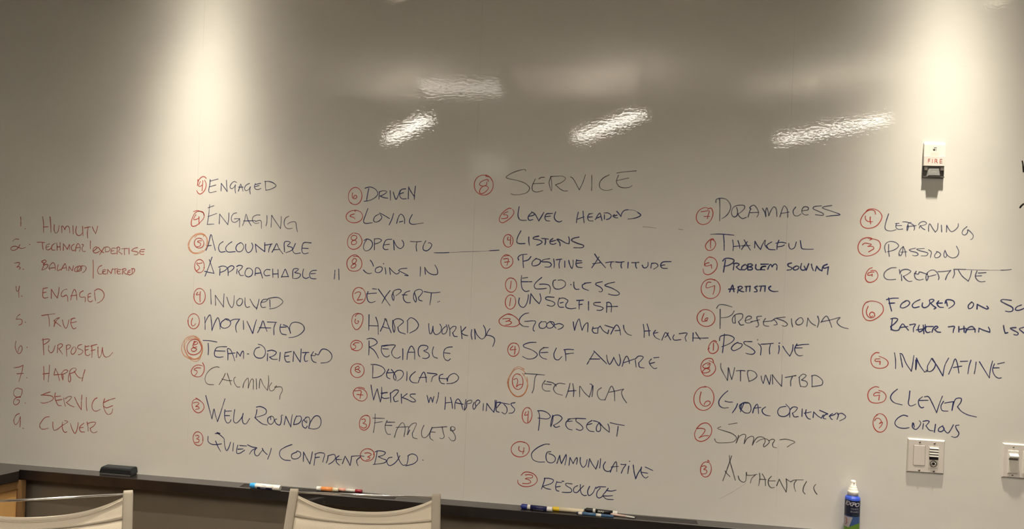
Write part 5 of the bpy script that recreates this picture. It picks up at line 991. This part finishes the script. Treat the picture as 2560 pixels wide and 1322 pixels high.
BOLD = {'problem_solving': 1.3, 'artistic': 1.4, 'listens': 1.25, 'level_headed': 1.15, 'positive_attitude': 1.12, 'calming': .85, 'smart': .85, 'authentic': .9, 'service_black': .85, 'fearless': .9,
        'learning': .9, 'passion': .85, 'black_edge': 1.5, 'focused_on': 1.15, 'engaged': .95, 'engaging': .85, 'stray_line': .7, 'faint_wipe': .6, 'unselfish': 1.05, 'egoless': 1.05}
# where the words of a longer entry part, and what its pieces are
SPLIT = {'technical': [[1420], []], 'balanced': [[], [], []], 'approachable': [[2300]], 'well_rounded': [[1100]], 'quietly_confident': [[1480]], 'open_to': [[1060, 1500]], 'joins_in': [[1150]],
         'hard_working': [[1300]], 'works_with_happiness': [[1100, 1380]], 'level_headed': [[1450]], 'positive_attitude': [[1300]], 'good_mental_health': [[880, 1700]], 'self_aware': [[1050]],
         'problem_solving': [[1450]], 'goal_oriented': [[1330]], 'focused_on': [[1620, 2150], [1380, 2150]], 'team_oriented': [[1130]], 'black_edge': [[], []]}
FADED = {'learning', 'passion', 'creative', 'engaging', 'involved', 'fearless', 'professional', 'wtdwntbd', 'dramaless', 'technical_blue', 'engaged'}
PIECES = {'technical': ['word', 'divider', 'word'], 'balanced': ['word', 'divider', 'word'], 'approachable': ['word', 'tally_mark'], 'open_to': ['word', 'word', 'blank_line'], 'black_edge': ['letter', 'letter']}
PEN_W = .0038
LIFT = [0]
def spline(P):
    if len(P) == 2: return [P[0].lerp(P[1], k / 4) for k in range(5)]
    out = []; Q_ = [P[0] * 2 - P[1]] + P + [P[-1] * 2 - P[-2]]
    for i in range(1, len(Q_) - 2):
        p0, p1, p2, p3 = Q_[i - 1:i + 3]
        n = max(3, min(14, int((p2 - p1).length / .006)))
        # centripetal parametrisation keeps tight letters from overshooting
        t1 = max(1e-4, (p1 - p0).length ** .5); t2 = t1 + max(1e-4, (p2 - p1).length ** .5); t3 = t2 + max(1e-4, (p3 - p2).length ** .5)
        for k in range(n):
            t_ = t1 + (t2 - t1) * k / n
            a1 = p0 * ((t1 - t_) / t1) + p1 * (t_ / t1); a2 = p1 * ((t2 - t_) / (t2 - t1)) + p2 * ((t_ - t1) / (t2 - t1)); a3 = p2 * ((t3 - t_) / (t3 - t2)) + p3 * ((t_ - t2) / (t3 - t2))
            b1 = a1 * ((t2 - t_) / t2) + a2 * (t_ / t2); b2 = a2 * ((t3 - t_) / (t3 - t1)) + a3 * ((t_ - t1) / (t3 - t1))
            out.append(b1 * ((t2 - t_) / (t2 - t1)) + b2 * ((t_ - t1) / (t2 - t1)))
    out.append(P[-1]); return out
def ribbon(bm, P, wd):
    """flat band of ink along P (x, z on the wall) with rounded, slightly thinner ends"""
    C_ = spline(P)
    D_ = [C_[0]]
    for p in C_[1:]:
        if (p - D_[-1]).length > 4e-4: D_.append(p)
    if len(D_) < 2: D_ = [P[0], P[0] + Vector((.002, 0))]
    d0 = (D_[0] - D_[1]).normalized(); d1 = (D_[-1] - D_[-2]).normalized()
    n = len(D_); ph = random.random() * 6
    st = [(D_[0] + d0 * wd * .45, .35), (D_[0] + d0 * wd * .25, .78)]
    st += [(p, .92 + .12 * math.sin(ph + k * .35) - (.22 * (k / n) ** 3)) for k, p in enumerate(D_)]
    st += [(D_[-1] + d1 * wd * .2, .6), (D_[-1] + d1 * wd * .38, .25)]
    y = -(.00012 + LIFT[0] * 2.5e-6); LIFT[0] += 1
    prev = None
    for k, (p, f) in enumerate(st):
        a_ = st[max(0, k - 1)][0]; b_ = st[min(len(st) - 1, k + 1)][0]
        d = (b_ - a_).normalized(); nn = Vector((-d.y, d.x)) * wd * f / 2
        cur = (bm.verts.new((p.x + nn.x, y, p.y + nn.y)), bm.verts.new((p.x - nn.x, y, p.y - nn.y)))
        if prev: bm.faces.new((prev[0], prev[1], cur[1], cur[0]))
        prev = cur
def trail(bm, line, ox, oy, k, wd, pick=None):
    """draw one line of the sheet; pick(x) names the mesh a stroke starting at x belongs to"""
    def at(px, py):
        q = on_wall(ox + px / k, oy + py / k); return Vector((q.x, q.z))
    toks = line.split(); i = 0; cur = []; first = [None]; fresh = True; thin = [False]
    def flush():
        nonlocal cur
        if len(cur) > 1: ribbon(bm if pick is None else pick(first[0]), cur, wd * (.42 if thin[0] else 1))
        cur = []
    while i < len(toks):
        s = toks[i]
        if s == 'o':
            c_, r_, a0 = toks[i + 1], toks[i + 2], float(toks[i + 3]); cx, cy = map(float, c_.split(',')); rx, ry = map(float, r_.split(','))
            tl = random.uniform(-.12, .12)
            ribbon(bm, [at(cx + rx * (1 + .05 * (j / 15 - .5)) * math.cos(math.radians(a0 - 24.5 * j)) + tl * ry * math.sin(math.radians(a0 - 24.5 * j)) * .5, cy + ry * (1 + .05 * (j / 15 - .5)) * math.sin(math.radians(a0 - 24.5 * j))) for j in range(16)], wd)
            i += 4; continue
        if s == '/': flush(); fresh = True; thin[0] = False
        elif s == '~': thin[0] = True              # a fading, half-dry stroke
        else:
            sharp = s.endswith('!'); x, y = map(float, s.rstrip('!').split(','))
            if fresh: first[0] = x; fresh = False
            cur.append(at(x, y))
            if sharp and len(cur) > 1:
                q = cur[-1]; flush(); cur = [q]
        i += 1
    flush()
def write_all(text):
    sheet = None; e = None; todo = []
    for ln in text.strip().splitlines():
        if ln[0] == '@': sheet = tuple(map(float, ln[2:].split()))
        elif ln[0] == '=':
            _, key, colour = ln.split(); e = dict(key=key, colour=colour, w=[], n=[], g=[]); todo.append(e)
        else: e[ln[0]].append((ln[2:], sheet))
    for e in todo:
        key, colour = e['key'], e['colour']
        wd = PEN_W * BOLD.get(key, 1.0)
        label, grp = NOTES[key]
        ink = INK['f'] if grp == 'L' else INK['l' if key in FADED else colour]
        LIFT[0] = 0
        cuts = SPLIT.get(key, [[] for _ in e['w']])
        kinds = PIECES.get(key, [])
        bms = []
        for (line, (ox, oy, k)), cut in zip(e['w'], cuts):
            group = [new() for _ in range(len(cut) + 1)]; bms += group
            trail(None, line, ox, oy, k, wd, lambda x, g_=group, c_=cut: g_[sum(x > q for q in c_)])
        name = 'pen_stroke' if grp in (6, 7) else 'handwritten_word'
        if len(bms) == 1: o = link(name, bms[0], ink)
        else:
            vs_ = [v.co for q in bms for v in q.verts]
            mid = Vector([(min(v[i] for v in vs_) + max(v[i] for v in vs_)) / 2 for i in range(3)])
            o = thing('handwritten_phrase' if grp not in (6, 7) else name, mid, label, 'handwriting')
            for n_, q in enumerate(bms): link(kinds[n_] if n_ < len(kinds) else 'word', q, ink, o)
        tag(o, label, 'handwriting', GROUPS[grp])
        if e['g']:
            bm = new()
            for line, (ox, oy, k) in e['g']: trail(bm, line, ox, oy, k, PEN_W * 1.05)
            link('orange_ring', bm, INK['g'], o)['label'] = 'orange ring drawn round and round'
        if e['n']:
            bm = new()
            for line, (ox, oy, k) in e['n']: trail(bm, line, ox, oy, k, PEN_W * .9)
            c_ = link('list_number' if grp == 'L' else 'circled_number', bm, INK['f'] if grp == 'L' else INK['r'], o)
            if grp != 'L': c_['label'] = 'red circled number'
write_all(WRITING)
